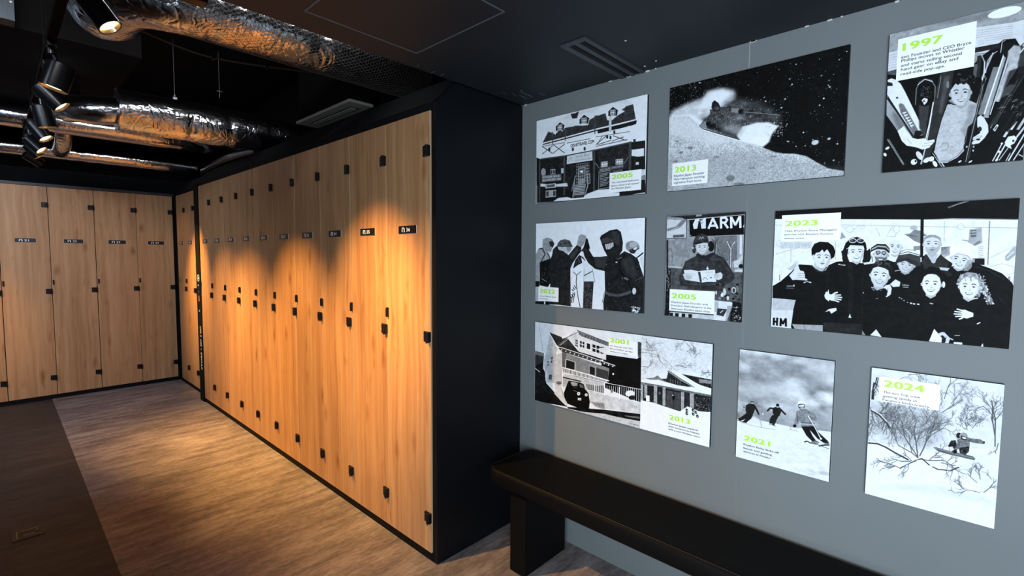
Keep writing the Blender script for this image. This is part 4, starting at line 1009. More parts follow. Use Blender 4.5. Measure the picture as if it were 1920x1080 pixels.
    p.poly([(180, 480), (240, 480), (240, 560), (190, 540)], .03); p.line([(246, 640), (250, 545), (268, 502), (300, 484), (338, 492), (362, 530), (360, 600), (350, 650)], 6, .42); p.line([(258, 520), (300, 486), (345, 500)], 4, .92)
    for k in range(60):
        a = R.uniform(0, 6.28); q = R.uniform(.2, 1); p.ell(306 + math.cos(a) * 34 * q, 560 + math.sin(a) * 46 * q, 2.2, 1.4, R.uniform(.3, .7), rot=R.uniform(0, 90))
    p.poly([(282, 612), (298, 598), (318, 604), (316, 622), (298, 642)], .93); p.text('K', (290, 628), (308, 622), 18, .25, .02); p.poly([(265, 640), (300, 650), (330, 640), (305, 860), (270, 780)], .22, blur=2)
    p.poly([(388, 452), (472, 436), (452, 560), (400, 740), (350, 930), (318, 1000), (296, 1000), (320, 800), (360, 600)], .17); p.poly([(415, 470), (450, 465), (400, 700), (385, 690)], .30, blur=3); p.line([(395, 470), (375, 600)], 3, .6)
    p.line([(352, 625), (330, 760), (308, 862)], 7, .88); p.line([(345, 690), (318, 862)], 3, .95); p.line([(310, 900), (285, 1010)], 8, .6); p.line([(305, 915), (280, 1010)], 3, .95)
    p.line([(362, 930), (425, 1030)], 7, .8); p.line([(352, 940), (410, 1030)], 3, .9); p.ell(436, 520, 9, 22, .5); p.line([(80, 850), (175, 1010)], 5, .55); p.line([(88, 848), (180, 1008)], 2, .85)
    # man in a pale t-shirt
    sh = (p.noise(7, 3) - .5) * .16
    p.poly([(436, 640), (470, 636), (520, 648), (560, 612), (612, 636), (606, 700), (590, 756), (562, 780), (548, 850), (540, 905), (545, 930), (505, 972), (440, 1006), (396, 1004), (362, 930), (376, 850), (402, 742)], .74, tex=sh)
    p.poly([(560, 640), (610, 640), (590, 756), (562, 775), (548, 850), (520, 800), (560, 720)], .60, blur=4); p.line([(398, 992), (450, 995), (505, 960), (542, 915)], 4, .4); p.line([(540, 905), (555, 860), (558, 800)], 3, .4)
    p.line([(395, 910), (415, 880), (440, 878), (450, 900), (430, 925), (400, 930)], 2, .35); p.line([(460, 910), (466, 900)], 2, .3); p.line([(470, 912), (476, 902)], 2, .3)
    p.poly([(468, 600), (570, 600), (560, 622), (520, 650), (480, 640), (440, 618)], .55); p.line([(438, 618), (470, 640), (515, 645), (555, 618)], 6, .15)
    p.face(514, 573, 64, 74, rot=-6, skin=.80, smile=1, turn=.1, shade=.2)
    p.poly([(448, 560), (462, 520), (470, 485), (498, 458), (530, 444), (575, 448), (604, 478), (606, 520), (594, 570), (586, 540), (578, 515), (560, 522), (545, 508), (530, 520), (512, 508), (498, 522), (482, 512), (466, 535)], .05)
    for k in range(26): x, y = R.uniform(470, 600), R.uniform(455, 515); p.ell(x, y, R.uniform(4, 9), R.uniform(2, 5), R.uniform(.10, .34), rot=R.uniform(0, 180))
    p.poly([(140, 800), (178, 768), (196, 800), (228, 842), (262, 852), (300, 846), (322, 862), (362, 854), (364, 868), (345, 890), (330, 908), (290, 918), (250, 902), (196, 892), (166, 862)], .90); p.line([(300, 880), (355, 872)], 2.5, .5); p.line([(295, 895), (342, 892)], 2.5, .5); p.line([(200, 850), (225, 880)], 3, .7)
    p.poly([(618, 722), (640, 706), (664, 730), (686, 770), (690, 815), (668, 850), (636, 884), (600, 892), (584, 884), (600, 868), (592, 850), (640, 818), (620, 780)], .86); p.line([(600, 868), (640, 850), (650, 835)], 3, .3); p.ell(636, 795, 12, 16, .12); p.line([(590, 862), (630, 838)], 3, .6); p.ell(628, 860, 12, 6, .1)
    for x, y, a, b_ in [(272, 955, 16, 30), (240, 995, 20, 18), (318, 985, 24, 14), (345, 978, 18, 16), (368, 1010, 12, 22), (80, 905, 14, 8), (66, 945, 9, 12), (520, 998, 12, 5), (585, 1000, 14, 5)]: p.ell(x, y, a, b_, .88, rot=-30, tex=nz)
    for x, y in [(250, 990), (330, 1000), (300, 1006), (540, 880), (560, 905), (602, 905), (600, 930)]: p.ell(x, y, 6, 7, .08 if x < 400 else .7)
    p.line([(655, 480), (560, 1010)], 13, .12); p.line([(648, 520), (556, 1000)], 3, .7)
def draw_hands(p):
    p.crop(1000, 400, 5.4); p.a[:] = .92
    g = (p.noise(12, 3) - .5) * .14; R = p.rs
    # far-left rider with pack
    p.poly([(38, 420), (62, 368), (112, 348), (170, 396), (192, 450), (188, 520), (80, 500), (74, 690), (38, 690)], .60, tex=g); p.poly([(112, 262), (160, 243), (205, 262), (232, 312), (212, 345), (190, 392), (150, 380), (108, 345)], .58, tex=g)
    p.poly([(172, 290), (205, 275), (226, 300), (214, 345), (185, 330)], .18); p.poly([(38, 685), (78, 685), (78, 742), (38, 742)], .08); p.line([(70, 362), (105, 352), (135, 410), (90, 500)], 9, .1); p.line([(155, 400), (185, 455)], 7, .15)
    p.poly([(80, 495), (150, 470), (192, 455), (192, 700), (165, 745), (80, 728)], .08, tex=g); p.dots(40, (85, 560, 180, 720), .6, 2, .5, .9); p.line([(100, 660), (150, 690)], 4, .7)
    # middle people and the snowboard
    p.poly([(440, 470), (480, 420), (520, 440), (545, 480), (520, 520), (440, 560), (412, 580)], .15, tex=g); p.poly([(500, 440), (560, 500), (612, 560), (640, 688), (530, 692), (520, 560)], .90); p.line([(532, 628), (612, 585)], 7, .12); p.line([(530, 690), (640, 688), (612, 556)], 4, .25)
    p.poly([(525, 690), (628, 692), (622, 780), (612, 968), (520, 962), (522, 780)], .20, tex=(p.noise(5, 2) - .5) * .5)
    p.poly([(398, 640), (415, 560), (470, 520), (510, 500), (530, 590), (528, 700), (520, 960), (400, 948), (392, 800)], .94); p.line([(398, 640), (392, 800), (402, 948)], 3, .5); p.line([(530, 560), (526, 760), (520, 960)], 3, .4)
    p.line([(420, 590), (455, 625), (500, 585)], 6, .3); p.line([(455, 625), (450, 700), (470, 850), (492, 950)], 9, .30); p.line([(460, 440), (490, 500)], 5, .4)
    for x0, y0 in [(430, 728), (415, 800)]:
        for k in range(3): p.line([(x0 - k * 12, y0 + k * 20), (x0 + 20 - k * 12, y0 + 30 + k * 14)], 8, .08)
    p.line([(415, 820), (402, 905)], 8, .08); p.line([(438, 800), (418, 905)], 7, .08)
    # second rider, arm up
    p.poly([(206, 420), (214, 365), (248, 330), (330, 390), (372, 420), (455, 318), (502, 345), (495, 382), (412, 505), (390, 560), (396, 940), (270, 925), (180, 922), (188, 720), (172, 560), (188, 470)], .13, tex=g * .8); p.poly([(380, 420), (455, 345), (480, 370), (400, 470)], .22, blur=3)
    p.line([(188, 590), (260, 570), (380, 540)], 5, .05); p.line([(390, 560), (388, 930)], 4, .3)
    p.poly([(252, 335), (262, 300), (290, 270), (335, 260), (385, 275), (412, 330), (330, 330)], .34, tex=g); p.ell(335, 300, 16, 6, .12); p.ell(378, 300, 10, 5, .12); p.ell(290, 312, 12, 5, .12)
    p.poly([(262, 345), (330, 332), (410, 332), (400, 372), (368, 408), (350, 408), (320, 380), (275, 370)], .74); p.line([(255, 335), (412, 333)], 5, .15); p.poly([(345, 335), (402, 340), (385, 385), (360, 380)], .55)
    p.poly([(472, 232), (500, 208), (548, 226), (545, 268), (520, 320), (498, 342), (455, 316)], .60, tex=g); p.line([(480, 280), (530, 300)], 3, .35)
    # right rider in black hood
    p.poly([(520, 350), (536, 300), (550, 245), (566, 262), (588, 350), (560, 392), (500, 380), (480, 408), (476, 395)], .10, tex=(p.noise(4, 2) - .5) * .5)
    p.poly([(520, 385), (575, 362), (622, 438), (700, 440), (745, 430), (860, 438), (938, 380), (1010, 410), (1072, 455), (1108, 560), (1136, 640), (1130, 1012), (980, 1000), (730, 978), (726, 900), (745, 790), (738, 582), (640, 560), (572, 500), (536, 440)], .12, tex=g * .8)
    p.poly([(630, 450), (760, 440), (740, 560), (650, 540)], .2, blur=5); p.poly([(900, 460), (1010, 440), (1080, 620), (1040, 680), (960, 600)], .19, blur=5)
    p.poly([(688, 250), (700, 222), (790, 168), (862, 156), (900, 185), (922, 290), (916, 372), (870, 445), (800, 478), (764, 430), (716, 330)], .12, tex=g * .7); p.poly([(800, 180), (862, 168), (890, 220), (880, 330), (840, 300)], .2, blur=4)
    p.poly([(700, 262), (760, 238), (822, 262), (832, 300), (712, 312)], .24); p.poly([(708, 306), (826, 284), (832, 330), (790, 362), (738, 386)], .10); p.poly([(738, 312), (824, 290), (828, 330), (786, 360), (752, 362)], .78)
    for k in range(4): p.line([(756 + k * 18, 306 - k * 4), (768 + k * 16, 356 - k * 6)], 4, .3)
    p.line([(940, 410), (880, 500), (900, 590), (980, 680), (1020, 800)], 14, .05); p.line([(770, 520), (850, 535)], 5, .05); p.ell(858, 492, 12, 7, .8); p.line([(862, 460), (915, 440)], 8, .4); p.poly([(940, 640), (985, 660), (975, 680), (935, 660)], .4)
    p.line([(752, 800), (790, 820), (870, 830), (960, 810), (1005, 790)], 26, .30); p.line([(740, 790), (715, 900)], 5, .2); p.line([(1045, 680), (1130, 640)], 4, .4)
    p.ell(1040, 785, 20, 34, .80, tex=g); p.poly([(1005, 900), (1060, 870), (1120, 900), (1130, 1010), (1010, 1000)], .14); [p.ell(R.uniform(1010, 1100), R.uniform(945, 1005), R.uniform(7, 18), R.uniform(5, 12), R.uniform(.6, .95)) for _ in range(18)]
    p.ell(1020, 335, 72, 60, .55, rot=15, tex=g); p.ell(1030, 310, 45, 28, .7, rot=-20); p.poly([(985, 365), (1075, 335), (1085, 360), (1035, 405), (1000, 400)], .15); p.ell(1050, 352, 24, 12, .85, rot=-25); p.poly([(1060, 370), (1100, 350), (1125, 400), (1100, 440), (1050, 440), (1030, 420)], .9); p.line([(1130, 395), (1060, 450), (1085, 500)], 12, .08); p.poly([(1095, 440), (1136, 420), (1136, 570), (1105, 520)], .85)
    p.dots(70, (560, 180, 1130, 960), .8, 2.4, .6, .95); p.poly([(38, 745), (70, 745), (66, 905), (38, 905)], .7); p.poly([(38, 890), (180, 890), (180, 930), (38, 920)], .06); p.ell(132, 905, 8, 16, .85)
def draw_counter(p):
    p.crop(1240, 390, 4.9118); p.a[:] = .50; g = (p.noise(16, 3) - .5) * .2; f_ = (p.noise(4, 2) - .5) * .4; R = p.rs
    p.poly([(60, 70), (785, 35), (785, 600), (60, 560)], .56, tex=g); p.poly([(60, 78), (785, 38), (785, 62), (450, 88), (240, 108), (205, 90)], .14); p.poly([(335, 62), (388, 55), (388, 76), (335, 80)], .6)
    p.line([(245, 108), (785, 66)], 6, .8); p.poly([(66, 105), (200, 112), (246, 118), (243, 276), (62, 282)], .80); p.poly([(66, 190), (150, 170), (205, 108), (246, 112), (215, 150), (180, 182), (100, 210), (66, 215)], .45, blur=2); p.line([(246, 112), (243, 278), (62, 282)], 5, .15)
    p.poly([(120, 250), (225, 243), (225, 268), (120, 275)], .35, tex=f_); p.line([(66, 220), (180, 170)], 3, .9)
    p.poly([(272, 112), (778, 68), (776, 248), (276, 264)], .045); [p.line(q_, 21, .90) for q_ in ([(450, 190), (490, 96), (532, 188)], [(472, 166), (512, 164)], [(566, 188), (564, 92)], [(566, 94), (608, 92), (622, 112), (606, 136), (568, 138)], [(594, 138), (628, 186)], [(660, 186), (658, 86)], [(662, 92), (698, 160), (736, 84)], [(742, 82), (744, 184)])]; p.poly([(766, 182), (780, 150), (780, 182)], .9)
    p.poly([(304, 150), (326, 106), (366, 100), (366, 120), (345, 192), (312, 196)], .88); p.poly([(372, 112), (425, 92), (425, 190), (384, 192)], .88); p.poly([(345, 192), (358, 130), (372, 130), (372, 192)], .1); p.line([(350, 130), (395, 110)], 5, .3); p.line([(375, 150), (400, 130)], 5, .4); p.ell(284, 254, 4, 4, .8)
    p.poly([(62, 290), (300, 285), (300, 535), (62, 530)], .56, tex=g); p.line([(75, 400), (80, 380), (100, 372), (112, 400), (112, 500)], 6, .4); p.line([(205, 480), (200, 530)], 3, .4); p.line([(60, 538), (200, 552)], 14, .72); p.line([(60, 550), (200, 562)], 4, .2); p.line([(68, 300), (66, 1000)], 16, .12)
    p.poly([(500, 268), (715, 255), (712, 500), (500, 480)], .42, tex=f_ * .6); p.poly([(715, 255), (775, 250), (772, 560), (712, 540)], .62); p.poly([(738, 255), (758, 253), (755, 430), (736, 430)], .85)
    p.line([(482, 290), (510, 330), (530, 290)], 8, .25); p.line([(512, 330), (508, 430)], 12, .22); p.line([(520, 330), (516, 430)], 4, .8)
    p.line([(622, 312), (652, 380), (690, 318)], 8, .85); p.line([(630, 320), (655, 372), (698, 322)], 3, .15); p.line([(655, 375), (650, 560)], 14, .72); p.line([(648, 380), (644, 560)], 3, .1); p.line([(664, 380), (660, 560)], 3, .1)
    p.poly([(680, 490), (720, 480), (760, 430), (765, 470), (720, 550), (685, 555)], .78, tex=f_ * .5); p.ell(748, 540, 22, 20, .08)
    p.poly([(100, 556), (260, 562), (560, 740), (660, 600), (765, 590), (752, 1050), (45, 990), (60, 560)], .30, tex=g); p.poly([(690, 570), (768, 570), (766, 595), (690, 590)], .8)
    p.poly([(64, 560), (100, 562), (95, 990), (44, 985)], .10, tex=f_); [p.line([(R.uniform(60, 95), y), (R.uniform(60, 95), y + 20)], 4, R.uniform(.4, .8)) for y in range(570, 760, 16)]
    p.poly([(232, 494), (330, 446), (356, 415), (420, 440), (495, 410), (530, 436), (590, 462), (640, 540), (690, 622), (690, 655), (650, 692), (576, 722), (566, 768), (262, 748), (262, 728), (196, 718), (172, 672), (180, 632), (204, 570)], .19, tex=g * .8)
    for a in [[(250, 520), (330, 500), (400, 520)], [(240, 560), (320, 545)], [(560, 480), (600, 540), (640, 580)], [(440, 500), (445, 560)], [(200, 640), (250, 660)], [(650, 620), (600, 650)], [(270, 700), (400, 712), (540, 700)], [(460, 470), (540, 480)]]: p.line(a, 6, .33, .7, 1)
    p.poly([(330, 430), (360, 415), (420, 450), (488, 412), (500, 430), (440, 480), (380, 470)], .14); p.poly([(425, 560), (440, 540), (452, 568), (436, 572)], .85)
    p.ell(472, 355, 30, 48, .08); p.ell(316, 380, 18, 40, .20); p.ell(305, 370, 8, 12, .7)
    p.face(391, 366, 58, 56, skin=.80, smile=1, turn=-.1); p.poly([(304, 334), (314, 296), (330, 262), (384, 235), (436, 255), (456, 318), (400, 318), (340, 328), (308, 344)], .19, tex=g); p.poly([(304, 334), (360, 318), (440, 312), (456, 322), (400, 322), (330, 340)], .10); p.line([(360, 290), (372, 268), (384, 288), (396, 266), (408, 284)], 5, .7)
    p.poly([(220, 572), (290, 570), (352, 584), (372, 582), (440, 574), (508, 570), (520, 684), (440, 682), (386, 690), (330, 678), (236, 664)], .88); p.poly([(350, 592), (372, 590), (388, 688), (370, 686)], .18); p.line([(352, 584), (386, 690)], 2, .5); p.line([(250, 600), (330, 612)], 3, .7); p.line([(420, 600), (490, 590)], 3, .7); p.line([(398, 664), (410, 642), (430, 650), (444, 664)], 3, .2); p.ell(470, 645, 10, 6, .3)
    p.poly([(210, 612), (240, 600), (300, 622), (296, 640), (270, 668), (230, 660)], .80); [p.line([(240, 625 + k * 11), (294, 632 + k * 10)], 2, .45) for k in range(3)]; p.poly([(500, 612), (560, 594), (578, 616), (574, 650), (540, 668), (500, 652)], .82); [p.line([(500, 622 + k * 11), (545, 616 + k * 11)], 2, .45) for k in range(3)]
    for _ in range(30): x, y = R.uniform(505, 745), R.uniform(700, 860); p.ell(x, y, R.uniform(5, 16), R.uniform(5, 20), R.choice([.06, .15, .5, .9]), rot=R.uniform(0, 180))
    p.ell(595, 775, 14, 34, .8); p.ell(680, 760, 22, 30, .75); p.ell(680, 762, 12, 20, .2); p.ell(625, 830, 12, 20, .8); p.ell(712, 745, 14, 30, .4)
    p.poly([(498, 852), (660, 868), (672, 890), (612, 1046), (494, 1030)], .86); p.poly([(500, 860), (540, 864), (536, 960), (500, 956)], .7); p.poly([(530, 925), (618, 934), (584, 1000), (520, 984)], .2); p.line([(556, 965), (580, 945)], 8, .85); p.poly([(620, 900), (665, 905), (616, 1040), (600, 1040)], .65)
    p.poly([(672, 860), (755, 880), (748, 1056), (640, 1044)], .06, tex=f_); [p.ell(R.uniform(660, 740), R.uniform(900, 1040), R.uniform(3, 9), R.uniform(3, 8), R.uniform(.3, .8)) for _ in range(24)]
    p.poly([(84, 955), (494, 990), (494, 1034), (80, 990)], .80, tex=g); [p.poly([(x, 962 + (x - 85) * .08), (x + 34, 966 + (x - 85) * .08), (x + 30, 1000 + (x - 85) * .08), (x, 998 + (x - 85) * .08)], .1) for x in (88, 140, 200, 262)]
    p.poly([(44, 940), (90, 950), (84, 995), (40, 990)], .1)
def draw_crew(p):
    p.crop(1440, 360, 3.6); p.a[:] = .90; g = (p.noise(20, 3) - .5) * .10; R = p.rs
    p.poly([(40, 120), (1700, 30), (1700, 200), (40, 200)], .045); p.poly([(1060, 186), (1250, 176), (1690, 182), (1690, 192), (1060, 190)], .75, blur=1.5); p.line([(1215, 105), (1290, 75), (1350, 60)], 12, .35, blur=1); p.line([(1240, 95), (1330, 66)], 3, .7)
    p.poly([(40, 186), (1700, 190), (1690, 720), (30, 720)], .91, tex=g); p.line([(55, 186), (640, 186), (1690, 190)], 4, .97)
    # faint drawings on the white boards
    for a in [[(55, 225), (480, 222), (1030, 232), (1688, 240)], [(160, 350), (160, 480)], [(460, 340), (460, 460)], [(1190, 195), (1190, 330)], [(1495, 195), (1485, 490)], [(500, 230), (560, 270), (620, 225)], [(840, 240), (800, 300), (860, 300), (880, 240)], [(730, 240), (760, 300)], [(1500, 440), (1665, 360)], [(1500, 500), (1580, 480), (1660, 500)], [(60, 420), (200, 380), (300, 360)], [(1600, 560), (1660, 540)]]: p.line(a, 3.5, .62, .8)
    p.line([(1492, 195), (1484, 488)], 5, .45)
    for x, y, a, b in [(555, 252, 28, 22), (1300, 232, 22, 22), (90, 350, 30, 24), (640, 238, 20, 12), (250, 370, 40, 14), (870, 250, 22, 26)]: p.ell(x, y, a, b, .72); p.ell(x, y, a - 3, b - 3, .9)
    for k in range(9): p.line([(100 + k * 22, 345), (108 + k * 22, 382)], 3, .7)
    p.poly([(80, 340), (300, 336), (300, 376), (90, 384)], .72, alpha=.5)
    p.poly([(922, 284), (960, 280), (990, 250), (1030, 262), (1076, 292), (1040, 300), (1030, 345), (990, 330), (950, 300)], .50); p.ell(985, 240, 26, 16, .7); p.line([(960, 290), (1010, 300)], 3, .2); p.poly([(985, 365), (1030, 360), (1030, 390), (985, 392)], .55); p.poly([(500, 270), (530, 306), (490, 320)], .6)
    p.poly([(1358, 250), (1440, 238), (1446, 340), (1400, 362), (1352, 340)], .66); p.poly([(1368, 256), (1404, 252), (1404, 300), (1368, 304)], .4); p.line([(1374, 268), (1400, 266)], 5, .9); p.line([(1374, 284), (1400, 282)], 5, .9); p.line([(1312, 322), (1360, 330)], 8, .6); p.line([(1390, 355), (1430, 330)], 12, .45); [p.line([(1420, 370 + k * 12), (1450, 366 + k * 12)], 4, .6) for k in range(7)]
    p.poly([(1600, 430), (1650, 372), (1672, 360), (1668, 420), (1620, 462), (1600, 455)], .66); p.line([(1612, 440), (1655, 400)], 10, .85); p.poly([(1170, 370), (1230, 365), (1225, 410), (1170, 430)], .5, tex=g * 2); p.poly([(1385, 445), (1462, 445), (1462, 490), (1385, 484)], .08)
    p.poly([(1030, 130), (1052, 130), (1050, 440), (1030, 440)], .04)
    # crowd of dark jackets
    p.poly([(40, 636), (92, 605), (140, 562), (215, 490), (292, 494), (330, 520), (420, 492), (470, 470), (515, 468), (640, 480), (700, 470), (830, 455), (862, 462), (905, 500), (1040, 470), (1040, 440), (1070, 418), (1120, 470), (1165, 425), (1250, 480), (1240, 500), (1380, 470), (1490, 508), (1580, 545), (1650, 610), (1664, 650), (1650, 800), (1634, 1060), (1460, 1048), (1100, 1010), (780, 985), (650, 968), (170, 925), (155, 885), (196, 730), (38, 718)], .05, tex=g * .3)
    for a, w_, v in [([(560, 520), (580, 700), (555, 850)], 6, .13), ([(650, 520), (640, 700), (650, 960)], 5, .10), ([(380, 900), (640, 905)], 5, .12), ([(420, 530), (400, 650)], 8, .09), ([(1180, 500), (1230, 560)], 30, .14), ([(1400, 500), (1560, 560), (1630, 620)], 10, .11), ([(1560, 700), (1640, 800)], 8, .10), ([(860, 690), (1030, 700)], 6, .10), ([(560, 480), (570, 620), (560, 850)], 30, .08)]: p.line(a, w_, v, blur=2)
    p.poly([(380, 880), (645, 890), (645, 965), (385, 940)], .12, tex=g); p.poly([(38, 722), (195, 730), (170, 840), (160, 890), (164, 922), (34, 910)], .74, tex=g); p.poly([(38, 800), (180, 800), (164, 922), (34, 910)], .84)
    [p.line(q_, 13, .03) for q_ in ([(50, 853), (48, 900)], [(72, 853), (70, 902)], [(50, 877), (72, 878)], [(96, 856), (94, 905)], [(97, 862), (110, 892), (126, 862)], [(130, 856), (131, 908)])]
    p.poly([(172, 893), (380, 900), (380, 942), (190, 925)], .62, tex=g); p.line([(250, 896), (262, 930)], 3, .3); p.poly([(700, 965), (740, 925), (778, 978)], .88); p.poly([(645, 930), (670, 966), (645, 964)], .5); p.poly([(1096, 1004), (1130, 920), (1182, 980), (1180, 1016)], .92); p.poly([(1262, 1008), (1320, 1012), (1320, 1030), (1262, 1022)], .9); p.poly([(1442, 1040), (1458, 1015), (1462, 1042)], .9)
    p.poly([(552, 848), (562, 820), (572, 850)], .85); p.line([(86, 560), (86, 600)], 4, .2); p.ell(1628, 580, 7, 14, .2); p.ell(1628, 580, 3, 9, .9)
    # 4: bald man behind
    p.poly([(808, 455), (826, 430), (890, 430), (905, 470), (850, 470)], .88); p.face(862, 372, 48, 52, rot=2, skin=.86, smile=1, shade=.08)
    # 7: tall short-haired man
    p.poly([(1042, 470), (1068, 415), (1100, 440), (1130, 470), (1165, 418), (1230, 470), (1200, 520), (1060, 520)], .15, tex=g); p.poly([(1075, 420), (1155, 415), (1130, 478), (1112, 478)], .75); p.face(1110, 352, 60, 66, skin=.84, smile=0, beard=.35, brow=.4)
    p.poly([(1050, 340), (1056, 304), (1090, 288), (1130, 288), (1164, 306), (1170, 340), (1150, 312), (1110, 302), (1070, 312)], .55, blur=1); p.poly([(1170, 400), (1225, 370), (1230, 420), (1190, 440)], .6, tex=g * 3)
    # 9: woman in white knitted hat
    p.face(1302, 458, 66, 58, rot=14, skin=.84, smile=1, turn=-.4); p.poly([(1345, 460), (1390, 450), (1385, 500), (1350, 530), (1320, 530)], .62, alpha=.8)
    p.poly([(1226, 432), (1236, 388), (1280, 362), (1330, 364), (1364, 392), (1386, 436), (1396, 470), (1380, 465), (1352, 425), (1290, 410), (1240, 440)], .94); p.line([(1228, 440), (1286, 412), (1350, 428), (1380, 464)], 4, .6); p.poly([(1380, 440), (1398, 450), (1392, 490), (1378, 480)], .6)
    p.poly([(1380, 470), (1490, 508), (1580, 545), (1650, 610), (1664, 660), (1560, 640), (1400, 560), (1360, 530), (1378, 500)], .05); p.line([(1400, 500), (1500, 530), (1600, 590)], 5, .16, blur=1); p.poly([(1160, 505), (1230, 510), (1215, 530), (1165, 524)], .75)
    # 3: man with striped cap and glasses
    p.face(766, 424, 52, 54, rot=4, skin=.78, smile=1, beard=.9, brow=.1); p.poly([(694, 412), (700, 376), (740, 350), (800, 352), (826, 384), (824, 414), (790, 388), (740, 384), (702, 402)], .10); p.line([(704, 388), (745, 366), (800, 372), (822, 392)], 9, .55); p.line([(706, 384), (745, 362), (800, 367)], 3, .9)
    p.ell(748, 408, 16, 12, .1); p.ell(748, 408, 12, 8, .6); p.ell(786, 410, 16, 12, .1); p.ell(786, 410, 12, 8, .6); p.poly([(694, 470), (690, 430), (712, 420), (730, 450), (730, 480), (655, 490), (648, 478)], .86); p.line([(705, 430), (712, 470)], 5, .4)
    # 1: young man, mop of black hair, thumb-and-finger sign
    p.poly([(318, 470), (420, 490), (395, 530), (362, 540), (318, 510)], .72); p.face(372, 446, 60, 66, skin=.86, smile=0, turn=.25); p.line([(300, 494), (340, 536), (378, 538), (402, 508)], 6, .2)
    p.poly([(300, 430), (298, 386), (318, 350), (356, 336), (412, 340), (446, 366), (460, 402), (452, 440), (432, 452), (424, 416), (404, 386), (384, 408), (372, 388), (352, 408), (330, 410), (314, 436)], .04); p.ell(311, 436, 7, 14, .8)
    p.poly([(150, 566), (176, 536), (200, 500), (206, 460), (212, 500), (222, 530), (248, 536), (256, 560), (256, 582), (274, 590), (270, 598), (200, 594), (172, 596)], .85)
    for k in range(3): p.line([(206, 552 + k * 14), (252, 550 + k * 14)], 2.5, .5)
    p.poly([(125, 516), (176, 492), (190, 462), (206, 478), (190, 520), (166, 530)], .82); [p.line([(150 + k * 12, 528), (178 + k * 8, 490)], 2.5, .5) for k in range(3)]; p.line([(250, 612), (270, 604), (298, 612)], 8, .8); p.line([(255, 608), (290, 605)], 3, .2); p.line([(135, 636), (180, 636)], 4, .7); p.line([(128, 650), (182, 650)], 3, .45); p.poly([(176, 636), (184, 622), (188, 640)], .85)
    # 2: long-haired man, dark beanie, goggles on top
    p.poly([(512, 470), (500, 400), (530, 380), (545, 450), (560, 480)], .05); p.poly([(640, 470), (668, 400), (692, 380), (700, 440), (670, 470)], .06); p.poly([(510, 395), (530, 340), (540, 470), (505, 455)], .06)
    p.face(602, 408, 56, 62, rot=-3, skin=.87, smile=1); p.poly([(524, 386), (530, 344), (560, 312), (604, 303), (640, 314), (664, 346), (672, 390), (655, 384), (648, 362), (560, 358), (545, 378)], .05)
    p.poly([(655, 380), (680, 400), (702, 440), (690, 470), (645, 478), (650, 430)], .07); p.poly([(548, 380), (540, 430), (556, 474), (520, 470), (498, 400)], .07)
    for x in (576, 630): p.ell(x, 328, 26, 16, .88); p.ell(x, 328, 21, 11, .16); p.ell(x - 5, 325, 8, 4, .45)
    p.line([(482, 488), (526, 494)], 9, .75); p.line([(490, 488), (520, 492)], 3, .2); p.hand(448, 712, 8, 62, .88); p.poly([(388, 700), (400, 672), (428, 690), (420, 740), (395, 720)], .88); p.poly([(392, 812), (420, 790), (470, 782), (472, 800), (436, 822), (424, 802)], .86); p.poly([(405, 690), (416, 656), (422, 690)], .9)
    # 6: woman in striped bucket hat
    p.face(938, 492, 58, 50, rot=8, skin=.78, smile=1, turn=-.2); p.poly([(860, 480), (880, 436), (896, 400), (940, 386), (1000, 392), (1030, 424), (1036, 500), (1000, 470), (930, 450), (884, 452)], .22); p.poly([(898, 404), (936, 388), (1000, 394), (1024, 412), (1026, 432), (960, 414), (890, 424)], .90); p.line([(892, 416), (950, 402), (1026, 424)], 5, .3)
    p.poly([(862, 482), (880, 448), (950, 444), (1010, 468), (1038, 500), (1000, 496), (930, 462)], .16); p.text('CREW', (912, 632), (958, 636), 12, .85, .02); p.line([(916, 640), (952, 644)], 4, .7)
    for k, (x, y) in enumerate([(895, 710), (910, 718), (926, 730), (950, 742), (972, 748), (992, 752), (1020, 754)]): p.line([(x - 4, y), (x + (7 if k > 3 else 3), y + 2)], 10 if k > 3 else 5, .85)
    p.line([(862, 532), (900, 525)], 5, .75)
    # 5: young man in front
    p.poly([(700, 640), (790, 640), (770, 665), (718, 664)], .6); p.face(761, 566, 66, 72, rot=7, skin=.85, smile=1, beard=.18, turn=-.1); p.poly([(692, 540), (700, 500), (730, 472), (780, 462), (830, 478), (848, 512), (842, 552), (824, 560), (818, 528), (790, 512), (748, 502), (716, 512), (704, 536)], .10)
    for k in range(14): x = R.uniform(715, 835); p.line([(x, R.uniform(480, 500)), (x + R.uniform(-12, 18), R.uniform(468, 484))], 3, .35)
    p.line([(715, 650), (742, 668), (775, 655)], 7, .03); p.poly([(830, 620), (866, 588), (900, 606), (894, 636), (850, 640)], .85); p.poly([(784, 648), (800, 628), (830, 622), (842, 650), (836, 690), (808, 710), (802, 706), (816, 670), (800, 650)], .86); p.line([(816, 650), (808, 700)], 3, .3); p.line([(735, 716), (750, 720)], 4, .6); p.poly([(646, 680), (654, 672), (652, 686)], .8)
    # 8: woman with tied black hair
    p.poly([(1040, 600), (1036, 556), (1060, 520), (1110, 500), (1160, 515), (1206, 560), (1216, 610), (1196, 650), (1160, 690), (1150, 560)], .04); p.face(1108, 622, 66, 72, rot=3, skin=.90, smile=1, turn=-.25, shade=.06); p.poly([(1040, 586), (1050, 548), (1090, 536), (1140, 545), (1176, 590), (1178, 640), (1200, 620), (1206, 560), (1150, 512), (1090, 506), (1044, 540)], .04); p.ell(1190, 622, 11, 22, .85)
    p.line([(1100, 748), (1120, 752)], 8, .75); p.line([(1165, 960), (1190, 950), (1225, 985), (1215, 1016)], 22, .8); p.line([(1215, 975), (1258, 994)], 8, .8); [p.line([(1186 + k * 12, 970), (1182 + k * 12, 1012)], 2.5, .3) for k in range(3)]
